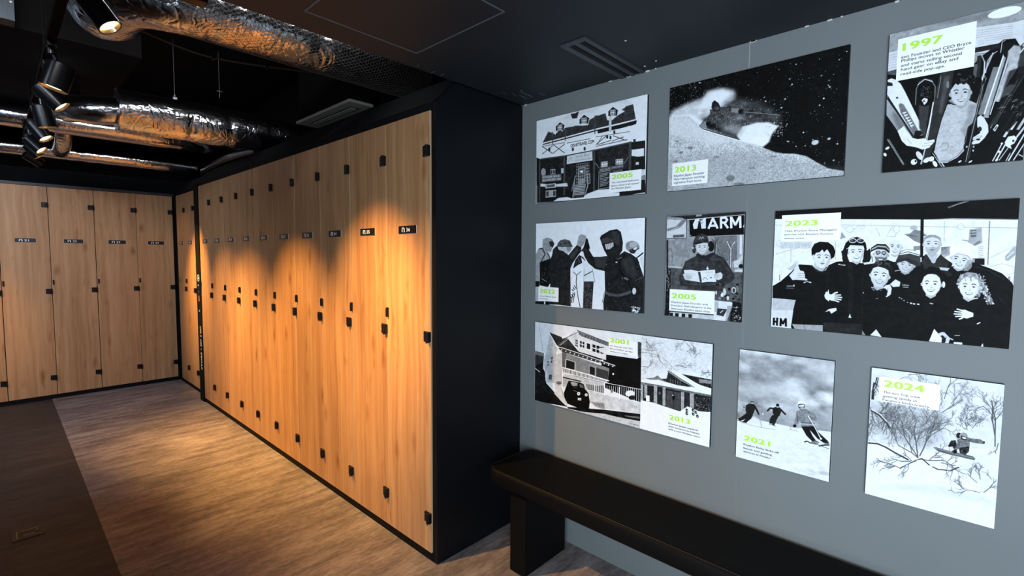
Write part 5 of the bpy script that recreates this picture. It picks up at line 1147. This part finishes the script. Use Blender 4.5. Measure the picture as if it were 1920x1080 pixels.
    # 10: woman with pale curls
    for k in range(150):
        a = R.uniform(-2.9, .9); rr = R.uniform(66, 92); x, y = 1362 + math.cos(a) * rr * .98, 640 + math.sin(a) * rr; p.ell(x, y, R.uniform(4, 9), R.uniform(3, 6), R.uniform(.35, .85), rot=R.uniform(0, 180))
    for k in range(190):
        t = R.rand(); x = 1430 + 75 * t + R.uniform(-26, 26) * (1 - .2 * t); y = 570 + 180 * t + R.uniform(-16, 12); p.ell(x, y, R.uniform(4, 9), R.uniform(3, 6), R.uniform(.30, .92), rot=R.uniform(0, 180))
    p.face(1362, 640, 70, 74, rot=4, skin=.89, smile=1, shade=.08); p.poly([(1282, 600), (1300, 556), (1350, 536), (1410, 545), (1440, 590), (1440, 630), (1420, 590), (1380, 568), (1330, 572), (1300, 606)], .62, tex=g * 3)
    for k in range(30): x = R.uniform(1296, 1430); p.line([(x, R.uniform(545, 570)), (x + R.uniform(-20, 20), R.uniform(560, 600))], 3, R.uniform(.3, .9))
    p.line([(1340, 706), (1375, 718), (1420, 712)], 10, .8); p.hand(1325, 815, 184, 66, .90); p.poly([(1330, 790), (1392, 812), (1392, 836), (1350, 850), (1310, 842)], .90); p.line([(1418, 886), (1438, 876)], 8, .9); p.line([(1268, 964), (1302, 964)], 4, .8)
def draw_house(p):
    p.crop(1000, 600, 5.1429); p.a[:] = .90; g = (p.noise(18, 3) - .5) * .16; f_ = (p.noise(4, 2) - .5) * .4; R = p.rs
    p.poly([(30, 12), (300, 40), (300, 300), (30, 300)], .86, blur=10); p.poly([(712, 328), (1010, 372), (1058, 330), (1058, 800), (590, 600)], .05)
    p.poly([(28, 290), (116, 314), (110, 460), (130, 500), (140, 600), (220, 690), (345, 830), (28, 765)], .10, tex=g); p.poly([(30, 290), (116, 312), (112, 345), (30, 325)], .45); p.poly([(30, 325), (112, 345), (108, 400), (30, 440)], .20); p.line([(30, 455), (80, 495)], 7, .8)
    # side and front of the house
    p.poly([(116, 360), (166, 118), (250, 250), (228, 330), (220, 600), (140, 590), (125, 480)], .72, tex=g * .6)
    for k in range(13): p.line([(130 + k * 1, 330 + k * 20), (225, 350 + k * 19)], 2.2, .55)
    p.line([(120, 370), (168, 118)], 12, .85); p.line([(166, 116), (250, 262)], 14, .93); p.window([(185, 350), (203, 345), (200, 410), (182, 412)], 1, 2, .8, .15); p.window([(150, 390), (164, 384), (162, 438), (148, 440)], 1, 2, .8, .2); p.window([(186, 200), (206, 205), (204, 260), (182, 255)], 1, 1, .9, .6); p.poly([(166, 520), (196, 520), (192, 570), (164, 566)], .3); p.ell(142, 530, 12, 60, .8, tex=f_)
    p.poly([(166, 112), (300, 165), (345, 172), (450, 300), (440, 310), (255, 250), (235, 232)], .17, tex=g); p.poly([(300, 300), (450, 300), (700, 375), (640, 380), (440, 325)], .12)
    p.poly([(292, 165), (430, 96), (735, 215), (712, 250), (712, 382), (445, 296), (345, 175)], .86); p.poly([(432, 100), (735, 218), (735, 250), (620, 205), (470, 150)], .42, tex=g); [p.line([(460 + k * 28, 118 + k * 11), (452 + k * 28, 138 + k * 11)], 5, .12) for k in range(10)]
    p.line([(290, 166), (430, 98)], 16, .94); p.line([(300, 180), (430, 115)], 5, .3); p.line([(432, 94), (738, 216)], 6, .2); p.poly([(380, 160), (420, 130), (440, 190), (400, 200)], .8)
    p.window([(416, 178), (440, 186), (440, 260), (416, 246)], 2, 3, .95, .08); p.window([(456, 190), (506, 206), (506, 268), (456, 254)], 2, 2, .95, .12); p.window([(520, 206), (564, 220), (564, 290), (520, 276)], 1, 1, .95, .10); p.window([(576, 222), (692, 256), (692, 330), (576, 300)], 3, 2, .9, .10); p.poly([(640, 262), (690, 252), (690, 320), (640, 290)], .85); p.line([(640, 264), (690, 256)], 6, .1)
    p.line([(250, 245), (430, 85)], 3, .6); p.line([(268, 240), (350, 175)], 4, .8)
    # eaves with rafter tails, porch
    p.poly([(250, 262), (290, 262), (800, 432), (796, 450), (560, 385), (290, 300)], .22); p.line([(250, 258), (290, 262), (500, 330), (800, 436)], 6, .9)
    for k in range(13): p.line([(288 + k * 41, 276 + k * 13.5), (282 + k * 41, 286 + k * 13.5)], 8, .95)
    p.poly([(290, 300), (745, 462), (730, 580), (290, 450)], .50, tex=g * .6); p.poly([(228, 320), (292, 312), (300, 600), (225, 700), (220, 600)], .74, tex=g); p.line([(292, 310), (296, 610)], 6, .95); p.line([(240, 250), (270, 290), (240, 330)], 5, .9); p.poly([(290, 302), (330, 312), (325, 470), (292, 460)], .35)
    p.poly([(322, 368), (420, 398), (418, 480), (320, 460)], .80); p.poly([(330, 376), (412, 402), (410, 475), (328, 455)], .10); p.poly([(548, 430), (615, 450), (612, 535), (548, 518)], .62); p.poly([(556, 440), (606, 455), (604, 530), (556, 514)], .10); p.poly([(620, 455), (735, 490), (730, 580), (620, 550)], .22)
    p.poly([(294, 456), (730, 575), (730, 600), (500, 560), (296, 500)], .18)
    for k in range(34): t = k / 33; p.line([(300 + 420 * t, 462 + 118 * t), (300 + 420 * t, 498 + 100 * t)], 7, .93)
    p.line([(294, 452), (520, 515), (740, 582)], 9, .96); p.line([(294, 500), (520, 552), (740, 606)], 7, .9)
    p.poly([(300, 508), (520, 560), (700, 602), (700, 700), (530, 680), (470, 600), (302, 540)], .74, tex=g); p.poly([(300, 540), (470, 585), (470, 640), (340, 620), (300, 640)], .7)
    for k in range(6): p.line([(302, 556 + k * 16), (350, 566 + k * 16)], 2.5, .45)
    p.line([(300, 545), (468, 586)], 9, .06); p.poly([(520, 610), (630, 630), (690, 625), (700, 710), (540, 670)], .40, tex=f_ * .6)
    p.poly([(222, 620), (280, 630), (345, 812), (325, 822), (218, 700)], .80, tex=g); p.poly([(282, 640), (345, 812), (352, 830), (300, 700)], .06); p.ell(262, 600, 26, 16, .4, tex=f_)
    # car
    p.poly([(310, 700), (330, 640), (350, 590), (356, 578), (470, 600), (498, 612), (512, 660), (545, 700), (562, 760), (552, 850), (470, 850), (345, 800), (318, 740)], .035); p.poly([(372, 592), (400, 590), (440, 602), (440, 630), (395, 632), (385, 620)], .6, tex=f_); p.poly([(458, 608), (492, 622), (502, 652), (462, 642)], .35); p.line([(352, 640), (362, 582), (470, 602), (500, 620), (508, 655)], 5, .15)
    p.ell(452, 704, 15, 17, .92); p.ell(452, 704, 7, 8, .6); p.ell(524, 716, 14, 15, .85); p.ell(524, 716, 6, 7, .6); p.poly([(444, 744), (478, 748), (476, 770), (444, 766)], .92); p.line([(450, 757), (472, 760)], 4, .45); p.line([(400, 672), (440, 688)], 3, .6); p.line([(392, 640), (440, 650)], 3, .3)
    # wall, fence, road
    p.poly([(540, 672), (720, 720), (1058, 800), (1058, 905), (850, 870), (700, 850), (640, 820), (560, 790)], .80, tex=g * 1.3); p.poly([(560, 780), (700, 800), (700, 858), (620, 830)], .5, blur=4, tex=f_)
    for k in range(26): t = k / 25; p.line([(540 + 510 * t, 615 + 55 * t - (8 if k > 6 else 0)), (540 + 510 * t, 668 + 125 * t)], 4.2, .90)
    p.line([(700, 600), (1055, 668)], 5, .9); p.line([(540, 668), (1055, 792)], 5, .9); [p.line([(x, y), (x, y + 120)], 9, .95) for x, y in ((700, 600), (842, 640))]; p.line([(604, 610), (604, 690)], 7, .9)
    p.ell(945, 705, 46, 30, .90, tex=f_ * .5); p.ell(965, 745, 34, 22, .12); p.ell(770, 680, 12, 20, .5, tex=f_); p.ell(782, 516, 9, 10, .9); p.poly([(1015, 205), (1056, 215), (1058, 370), (1018, 350)], .25, tex=f_)
    p.poly([(340, 830), (700, 860), (1058, 905), (1058, 985), (700, 900), (500, 880), (350, 850)], .07, tex=g); p.poly([(890, 915), (1040, 930), (1040, 950), (900, 925)], .4, tex=g)
    p.poly([(28, 762), (300, 835), (500, 880), (600, 890), (780, 920), (900, 945), (1058, 975), (1058, 1045), (400, 870), (28, 775)], .76, tex=f_ * .6); p.poly([(28, 700), (200, 700), (340, 828), (28, 772)], .06); p.line([(330, 780), (350, 840)], 5, .8)
    p.text('Orgine', (945, 1000), (1030, 1018), 14, .25); p.line([(66, 20), (105, 290)], 3, .5); p.line([(30, 14), (30, 760)], 4, .95)
    # right half: lodge in deep snow
    p.crop(1200, 620, 4.8)
    p.poly([(22, 30), (680, 110), (660, 1070), (15, 890)], .91)
    gn = (p.noise(5, 3, seed=2) - .5) * .35
    p.poly([(24, 40), (670, 120), (660, 400), (300, 340), (24, 440)], .88, tex=(p.noise(7, 3) - .5) * .16)
    for x, y, a, l in [(405, 85, 110, 60), (410, 88, 60, 70), (430, 190, -30, 40), (470, 110, 60, 60), (24, 160, 20, 120), (24, 190, 12, 150), (60, 60, 80, 60), (24, 320, 10, 60), (250, 330, -140, 90), (600, 380, -20, 40), (640, 370, 160, 50), (330, 310, 10, 80), (500, 250, -70, 50), (24, 60, 50, 80)]:
        p.branch(x, y, a, l, 3.2, .38, 5, 40)
    for k in range(46): x, y = R.uniform(30, 650), R.uniform(60, 330); p.line([(x, y), (x + R.uniform(-30, 30), y + R.uniform(-16, 16))], 1.6, R.uniform(.45, .75))
    p.line([(340, 312), (430, 330)], 4, .4)
    p.poly([(250, 430), (258, 400), (265, 365), (285, 370), (400, 450), (480, 500), (440, 505), (350, 492), (230, 465), (160, 430)], .16, tex=gn); p.poly([(60, 425), (130, 420), (170, 400), (200, 430), (240, 450), (120, 445)], .5, tex=gn)
    for k in range(5): p.line([(285 + k * 22, 430 + k * 6), (285 + k * 22, 485)], 5, .45)
    p.line([(262, 362), (380, 440), (500, 505)], 16, .60); p.line([(268, 358), (390, 440), (505, 508)], 4, .12); p.line([(258, 366), (372, 446), (470, 505)], 3, .15); p.poly([(280, 345), (385, 385), (510, 470), (655, 510), (655, 575), (510, 512), (400, 440)], .94)
    p.poly([(385, 388), (655, 440), (655, 520), (560, 490), (510, 465)], .14, tex=gn); p.poly([(540, 430), (655, 450), (655, 480), (545, 468)], .52, tex=gn)
    p.poly([(20, 440), (180, 440), (350, 490), (510, 512), (656, 570), (656, 588), (20, 470)], .93); p.poly([(20, 458), (250, 500), (400, 530), (656, 580), (656, 602), (390, 560), (20, 482)], .42, tex=gn)
    p.poly([(20, 480), (250, 515), (390, 545), (652, 598), (650, 735), (500, 720), (380, 724), (240, 700), (130, 650), (20, 625)], .12, tex=gn * .8)
    for x0, x1, y0, y1 in [(20, 40, 480, 625), (50, 76, 480, 600), (136, 166, 488, 650), (214, 242, 505, 668), (380, 410, 548, 715), (460, 498, 560, 715)]: p.poly([(x0, y0), (x1, y0 + 5), (x1, y1 + 6), (x0, y1)], .62, tex=gn)
    p.poly([(252, 530), (376, 555), (374, 715), (248, 690)], .26, tex=gn * .4); p.line([(314, 545), (312, 705)], 4, .05); p.line([(252, 530), (376, 555), (374, 715)], 5, .06); p.ell(314, 600, 13, 26, .06); p.ell(308, 580, 6, 6, .8)
    p.poly([(172, 510), (208, 516), (206, 655), (168, 645)], .13); p.ell(188, 560, 9, 14, .4); p.poly([(418, 565), (452, 570), (450, 700), (414, 690)], .16, tex=gn)
    p.poly([(66, 578), (98, 582), (98, 636), (66, 632)], .93); p.dots(160, (500, 600, 650, 725), .6, 2, .5, .9); p.dots(60, (30, 480, 390, 700), .5, 1.5, .5, .9)
    p.poly([(18, 622), (130, 645), (235, 680), (370, 725), (410, 700), (440, 680), (520, 715), (570, 735), (645, 730), (635, 1060), (12, 890)], .93)
    for x, y in [(434, 715), (434, 745), (490, 715), (492, 750), (515, 735), (530, 770)]: p.ell(x, y, 11, 16, .15, rot=-25); p.ell(x + 3, y + 2, 4, 5, .8)
def draw_slope(p):
    p.crop(1370, 640, 4.0); p.a[:] = .72
    c = (p.noise(90, 4, .55, seed=8) - .5) * .75; p.poly([(50, 40), (800, 140), (770, 680), (50, 600)], .66, tex=c)
    p.poly([(500, 100), (800, 150), (790, 330), (600, 300)], .80, blur=24, alpha=.6); p.poly([(60, 300), (500, 300), (540, 420), (300, 420), (60, 400)], .84, blur=26, alpha=.7); p.poly([(160, 480), (760, 560), (760, 670), (160, 600)], .60, blur=16, alpha=.6); p.poly([(150, 150), (480, 160), (700, 240), (560, 280), (200, 250)], .5, blur=24, alpha=.5)
    p.poly([(55, 575), (160, 575), (300, 600), (480, 640), (760, 672), (745, 1052), (40, 860)], .91)
    p.poly([(130, 600), (180, 555), (240, 590), (240, 620), (140, 612)], .88, blur=4); g = (p.noise(26, 3, .4) - .5) * .2
    p.poly([(400, 740), (750, 700), (740, 1040), (420, 940)], .90, tex=g * .7); [p.ell(p.rs.uniform(540, 740), p.rs.uniform(955, 1010), 30, 7, .72, rot=10, blur=3, alpha=.6) for _ in range(9)]; p.line([(80, 602), (200, 632), (340, 656)], 4, .70); p.line([(450, 652), (520, 672)], 4, .7)
    def man(head, body, legs, arms, poles, jac, leg, hr, hc):
        for q in legs: p.poly(q, leg)
        p.poly(body, jac)
        for a, w_ in arms: p.line(a, w_, jac)
        for a in poles: p.line(a, 3.2, .55)
        p.ell(head[0], head[1], hr, hr * 1.1, .7); p.poly([(head[0] - hr, head[1]), (head[0] - hr * .8, head[1] - hr), (head[0], head[1] - hr * 1.35), (head[0] + hr * .8, head[1] - hr), (head[0] + hr, head[1])], hc); p.line([(head[0] - hr * .7, head[1] + 2), (head[0] + hr * .8, head[1] + 2)], hr * .5, .12)
    man((170, 446), [(130, 470), (150, 460), (180, 462), (196, 490), (176, 540), (150, 552), (128, 540), (118, 500)], [[(130, 530), (160, 550), (110, 580), (78, 590), (60, 575), (80, 565)], [(140, 545), (176, 545), (160, 575), (120, 606), (92, 600), (120, 575)]], [([(135, 475), (105, 488), (118, 482)], 14), ([(185, 475), (205, 510), (220, 545)], 14)], [[(108, 490), (80, 560)], [(220, 545), (240, 640)]], .12, .10, 16, .55)
    p.line([(58, 582), (90, 596), (130, 606)], 5, .3); p.ell(112, 480, 12, 9, .6); p.ell(218, 548, 8, 6, .5)
    man((361, 478), [(322, 496), (345, 485), (380, 490), (392, 515), (372, 555), (338, 555), (324, 530)], [[(322, 545), (350, 552), (335, 590), (318, 612), (298, 610), (302, 575)], [(345, 552), (370, 550), (350, 590), (336, 622), (318, 620), (328, 585)]], [([(330, 498), (305, 495), (284, 516)], 12), ([(385, 505), (405, 528), (420, 542)], 13)], [[(284, 516), (248, 538)], [(420, 545), (445, 610), (462, 655)]], .10, .10, 13, .10)
    p.ell(250, 538, 6, 5, .95); p.line([(295, 615), (345, 628)], 4, .25)
    # the near skier
    p.poly([(536, 630), (640, 630), (650, 660), (735, 740), (745, 755), (705, 755), (655, 720), (630, 690), (600, 655), (620, 700), (648, 740), (620, 745), (575, 700)], .08)
    p.poly([(500, 520), (540, 500), (580, 502), (600, 520), (640, 540), (656, 575), (648, 592), (610, 580), (640, 625), (600, 632), (536, 632), (528, 590), (515, 612), (486, 622), (486, 600), (498, 560)], .50, tex=(p.noise(8, 2) - .5) * .2)
    for a in [[(505, 530), (512, 600)], [(540, 600), (638, 610)], [(590, 520), (600, 560), (640, 585)], [(520, 545), (540, 550)]]: p.line(a, 4, .28)
    p.line([(530, 612), (640, 622)], 5, .8); p.ell(488, 628, 13, 11, .08); p.ell(590, 548, 14, 12, .55); p.line([(590, 552), (640, 640), (684, 726)], 7, .93); p.line([(596, 552), (690, 722)], 2.5, .3); p.line([(498, 640), (500, 665)], 5, .8)
    p.ell(541, 478, 26, 26, .3); p.poly([(510, 466), (514, 446), (540, 440), (564, 450), (572, 470), (540, 462)], .93); p.poly([(518, 468), (558, 464), (562, 484), (524, 488)], .85); p.line([(520, 470), (560, 466)], 5, .2); p.line([(523, 488), (560, 486)], 4, .15); p.ell(544, 495, 14, 9, .65)
    p.line([(560, 748), (580, 742), (610, 758)], 9, .15); p.ell(640, 752, 30, 14, .45, tex=(p.noise(5, 2) - .5) * .5); p.line([(670, 778), (700, 772), (745, 772)], 10, .12); p.line([(610, 758), (660, 768), (745, 800)], 5, .4); p.ell(684, 724, 9, 7, .9); p.ell(728, 765, 20, 10, .4)
def draw_tree(p):
    p.crop(1600, 670, 3.2733); p.a[:] = .92; R = p.rs
    p.poly([(110, 56), (935, 160), (900, 560), (90, 520)], .86, tex=(p.noise(40, 3) - .5) * .10); p.poly([(88, 520), (905, 560), (868, 1045), (72, 830)], .93)
    p.poly([(80, 780), (500, 770), (870, 860), (860, 900), (500, 830)], .82, blur=12, alpha=.6); p.poly([(640, 600), (880, 560), (880, 820), (700, 760)], .86, blur=16, alpha=.6)
    p.poly([(100, 280), (560, 330), (560, 480), (480, 560), (380, 560), (260, 500), (100, 440)], .66, blur=18, alpha=.65)
    for x, y, a, l, w_, d in [(400, 610, -100, 130, 6, 6), (395, 600, -130, 150, 6, 6), (410, 600, -70, 140, 6, 6), (400, 610, -150, 140, 6, 6), (380, 500, -95, 120, 4, 6), (330, 480, -120, 100, 4, 6), (450, 500, -60, 110, 4, 6), (420, 420, -45, 90, 4, 5), (240, 470, -100, 90, 4, 6), (180, 440, -60, 90, 4, 6), (130, 420, -40, 80, 4, 6),
                              (425, 620, 12, 130, 6, 5), (540, 640, 10, 90, 4, 4), (395, 625, 165, 100, 6, 5), (290, 675, -150, 90, 5, 5), (110, 320, 30, 110, 7, 6), (105, 300, 60, 100, 5, 5), (520, 170, 70, 70, 3, 4), (560, 250, -60, 110, 4, 6), (600, 280, -40, 80, 3, 5), (550, 330, -30, 90, 4, 5), (520, 300, -80, 90, 3, 5),
                              (870, 480, -95, 120, 6, 6), (868, 380, -110, 110, 4, 6), (870, 380, -60, 90, 4, 5), (862, 330, -130, 90, 3, 5), (890, 520, 100, 50, 4, 3), (700, 440, -90, 60, 4, 5), (680, 430, -120, 60, 3, 5), (730, 430, -60, 60, 3, 5), (780, 740, -110, 70, 4, 4), (760, 760, -150, 80, 4, 4), (780, 820, -160, 80, 4, 4), (800, 820, -20, 70, 4, 3), (684, 806, -140, 60, 4, 3), (630, 826, -140, 30, 3, 2), (850, 740, -120, 50, 3, 2), (240, 120, 30, 80, 3, 4), (340, 100, 10, 70, 3, 4), (130, 150, 60, 60, 4, 4)]:
        p.branch(x, y, a, l, w_, .28, d, 38)
    for _ in range(420): x, y = R.normal(400, 75), R.normal(420, 70); p.line([(x, y), (x + R.uniform(-16, 16), y + R.uniform(-16, 16))], 2, R.uniform(.25, .6))
    for _ in range(170): x, y = R.normal(715, 42), R.normal(385, 24); p.line([(x, y), (x + R.uniform(-12, 12), y + R.uniform(-12, 12))], 2.4, R.uniform(.25, .55))
    for _ in range(130): x, y = R.normal(155, 38), R.normal(390, 30); p.line([(x, y), (x + R.uniform(-14, 14), y + R.uniform(-12, 12))], 2.2, R.uniform(.25, .6))
    p.line([(95, 520), (150, 524), (200, 545), (260, 580), (340, 622)], 10, .25); p.line([(95, 512), (150, 516), (205, 538), (265, 572)], 5, .95); p.line([(110, 320), (160, 350), (205, 395), (230, 430)], 9, .22); p.line([(112, 312), (165, 342), (208, 388)], 5, .95)
    p.line([(290, 676), (320, 655), (400, 622), (425, 615), (470, 655), (520, 680), (600, 688), (650, 668)], 7, .22); p.line([(290, 668), (400, 614)], 4, .95); p.line([(150, 120), (140, 160), (122, 200), (120, 250)], 14, .15); p.line([(156, 110), (128, 190)], 4, .8); p.line([(150, 165), (128, 150), (118, 220)], 8, .2)
    p.line([(870, 540), (872, 370), (860, 330), (850, 260)], 6, .3)
    for x, y in [(405, 628), (300, 655), (480, 660), (590, 680)]: p.ell(x, y, 14, 6, .95, blur=1)
    # snowboarder
    t = (p.noise(5, 2, seed=6) - .5) * .5
    p.poly([(492, 546), (512, 545), (560, 560), (640, 578), (735, 600), (750, 614), (745, 624), (690, 612), (600, 592), (525, 572)], .38); p.line([(505, 550), (600, 578), (740, 612)], 3, .7)
    p.poly([(590, 560), (585, 535), (602, 505), (630, 502), (640, 540), (620, 570), (600, 572)], .12, tex=t); p.poly([(655, 580), (650, 540), (700, 500), (716, 520), (712, 570), (690, 592)], .16, tex=t)
    p.poly([(640, 500), (700, 480), (716, 490), (780, 496), (806, 512), (800, 526), (740, 518), (716, 512), (716, 540), (660, 548), (640, 560), (626, 574), (618, 560), (640, 530)], .42, tex=t * .7); p.ell(626, 572, 13, 13, .08); p.poly([(585, 545), (610, 540), (622, 560), (600, 574)], .85)
    p.ell(650, 474, 16, 18, .12); p.ell(678, 478, 25, 23, .58); p.poly([(660, 490), (664, 472), (700, 486), (694, 502), (670, 500)], .15); p.ell(682, 488, 14, 6, .85, rot=15); p.ell(803, 516, 6, 8, .15)

Cr = {}
panel(1.7455, 1.0865, 1.8440, 2.2905, [(1009, 228), (1217.5, 178), (1213.5, 363), (1008, 383)],
      'snowy wooden lodge print, top left picture, captioned 2005', draw_lodge,
      [(1000, 160, 4.5, ((662, 745), (925, 882)), ('2005', 680, 796, 856, 775, 755), [('The renovated bathroom', 678, 832, 908, 806, 815), ('block where it all started', 678, 858, 906, 834, 841), ('for Rhythm Japan.', 678, 882, 846, 866, 865)])])
panel(.9805, .3255, 1.8430, 2.2925, [(1258, 165), (1594.5, 87.5), (1586, 331), (1255, 359.5)],
      'skier in powder under a starry night sky, captioned 2013', draw_night,
      [(1240, 80, 3.7243, ((92, 846), (339, 980)), ('2013', 106, 908, 260, 892, 866), [('Rhythm Japan Founder', 103, 940, 318, 918, 920), ('Matt Hampton catching', 103, 963, 320, 943, 944), ('nighttime fresh turns.', 103, 988, 300, 968, 969)])])
panel(.2180, -.1090, 1.8415, 2.2920, [(1669, 68), (1925, 5), (1918, 303.5), (1655, 323)],
      'young man among skis, large print captioned 1997 at the top right', draw_shop,
      [(1640, 0, 3.2714, ((144, 252), (588, 411)), ('1997', 168, 316, 402, 270, 270), [('evo Founder and CEO Bryce', 162, 360, 568, 282, 340), ('Phillips moves to Whistler', 162, 385, 530, 310, 365), ('and starts selling second', 160, 412, 514, 342, 392), ('hand gear on eBay and', 160, 437, 494, 371, 417), ('road-side pop-ups.', 158, 464, 418, 414, 444)])], 1500)
panel(1.7420, 1.0840, 1.2890, 1.7335, [(1008, 419.5), (1212, 407.5), (1209, 587.5), (1007, 569)],
      'two masked riders slapping gloved hands, captioned 2022', draw_hands,
      [(1000, 400, 5.4, ((70, 740), (272, 897)), ('2022', 84, 808, 238, 808, 762), [('evo x Rhythm Japan', 84, 842, 252, 850, 828), ('join forces.', 84, 866, 168, 872, 852)])])
panel(.9790, .6500, 1.2900, 1.7355, [(1253, 405), (1400, 398), (1391, 604.5), (1248, 591)],
      'capped man reading a booklet, narrow print captioned 2005 in the middle row', draw_counter,
      [(1240, 390, 4.9118, ((92, 747), (498, 978)), ('2005', 110, 830, 334, 842, 782), [('Rhythm Japan Founder and', 108, 874, 440, 894, 856), ('President Matt Hampton in the', 106, 904, 474, 928, 886), ('first ever Rhythm Japan shop.', 106, 934, 466, 960, 914)])], 1250)
panel(.5395, -.1090, 1.2850, 1.7315, [(1455, 396.5), (1910, 371), (1893, 652.5), (1448, 612.8)],
      'group of ten smiling people, widest print in the middle row, captioned 2023', draw_crew,
      [(1440, 360, 3.6, ((100, 160), (489, 328)), ('2023', 120, 232, 340, 226, 194), [('Taka (Furano Store Manager)', 117, 270, 466, 262, 257), ('and the OG Rhythm Furano', 116, 295, 442, 288, 282), ('winter crew.', 115, 320, 256, 318, 307)])], 1650)
panel(1.7410, .7580, .7410, 1.1875, [(1006, 602), (1339, 645), (1333, 839), (1006, 748)],
      'long double print of a hillside house and a snowed-in lodge, captioned 2001 and 2013', draw_house,
      [(1000, 600, 5.1429, ((738, 170), (1014, 352)), ('2001', 750, 210, 930, 232, 166), [('evo Founder and CEO', 748, 250, 968, 278, 236), ("Bryce Phillips' garage,", 748, 278, 972, 308, 263), ('where evo began.', 748, 302, 928, 330, 289)]),
       (1200, 620, 4.8, None, ('2013', 274, 796, 464, 838, 752), [('Rhythm Japan expands', 268, 836, 536, 902, 820), ('their footprint to Hakuba', 268, 864, 550, 932, 848), ('with a new Wadano store.', 268, 890, 558, 962, 874)])], 1250)
panel(.6505, .3235, .7330, 1.1815, [(1390, 653.5), (1568, 677), (1555, 901.5), (1381, 854)],
      'three skiers descending under a cloudy sky, captioned 2021', draw_slope,
      [(1370, 640, 4.0, None, ('2021', 106, 736, 304, 778, 696), [('Rhythm Rides kicks off', 104, 770, 368, 834, 754), ('lesson and guiding', 103, 796, 316, 850, 780), ('services in Niseko.', 103, 822, 310, 874, 806)])], 1350)
panel(.2165, -.1065, .7280, 1.1770, [(1635, 687), (1884, 720), (1864, 988), (1623, 923)],
      'snowboarder jumping beside bare snowy trees, captioned 2024 at lower right', draw_tree,
      [(1600, 670, 3.2733, ((165, 112), (528, 322)), ('2024', 188, 178, 440, 206, 134), [('The evo Trip crew', 186, 216, 414, 244, 200), ('getting sendy in', 184, 240, 392, 266, 224), ("Furano's backcountry,", 182, 264, 476, 302, 248)])], 1500)
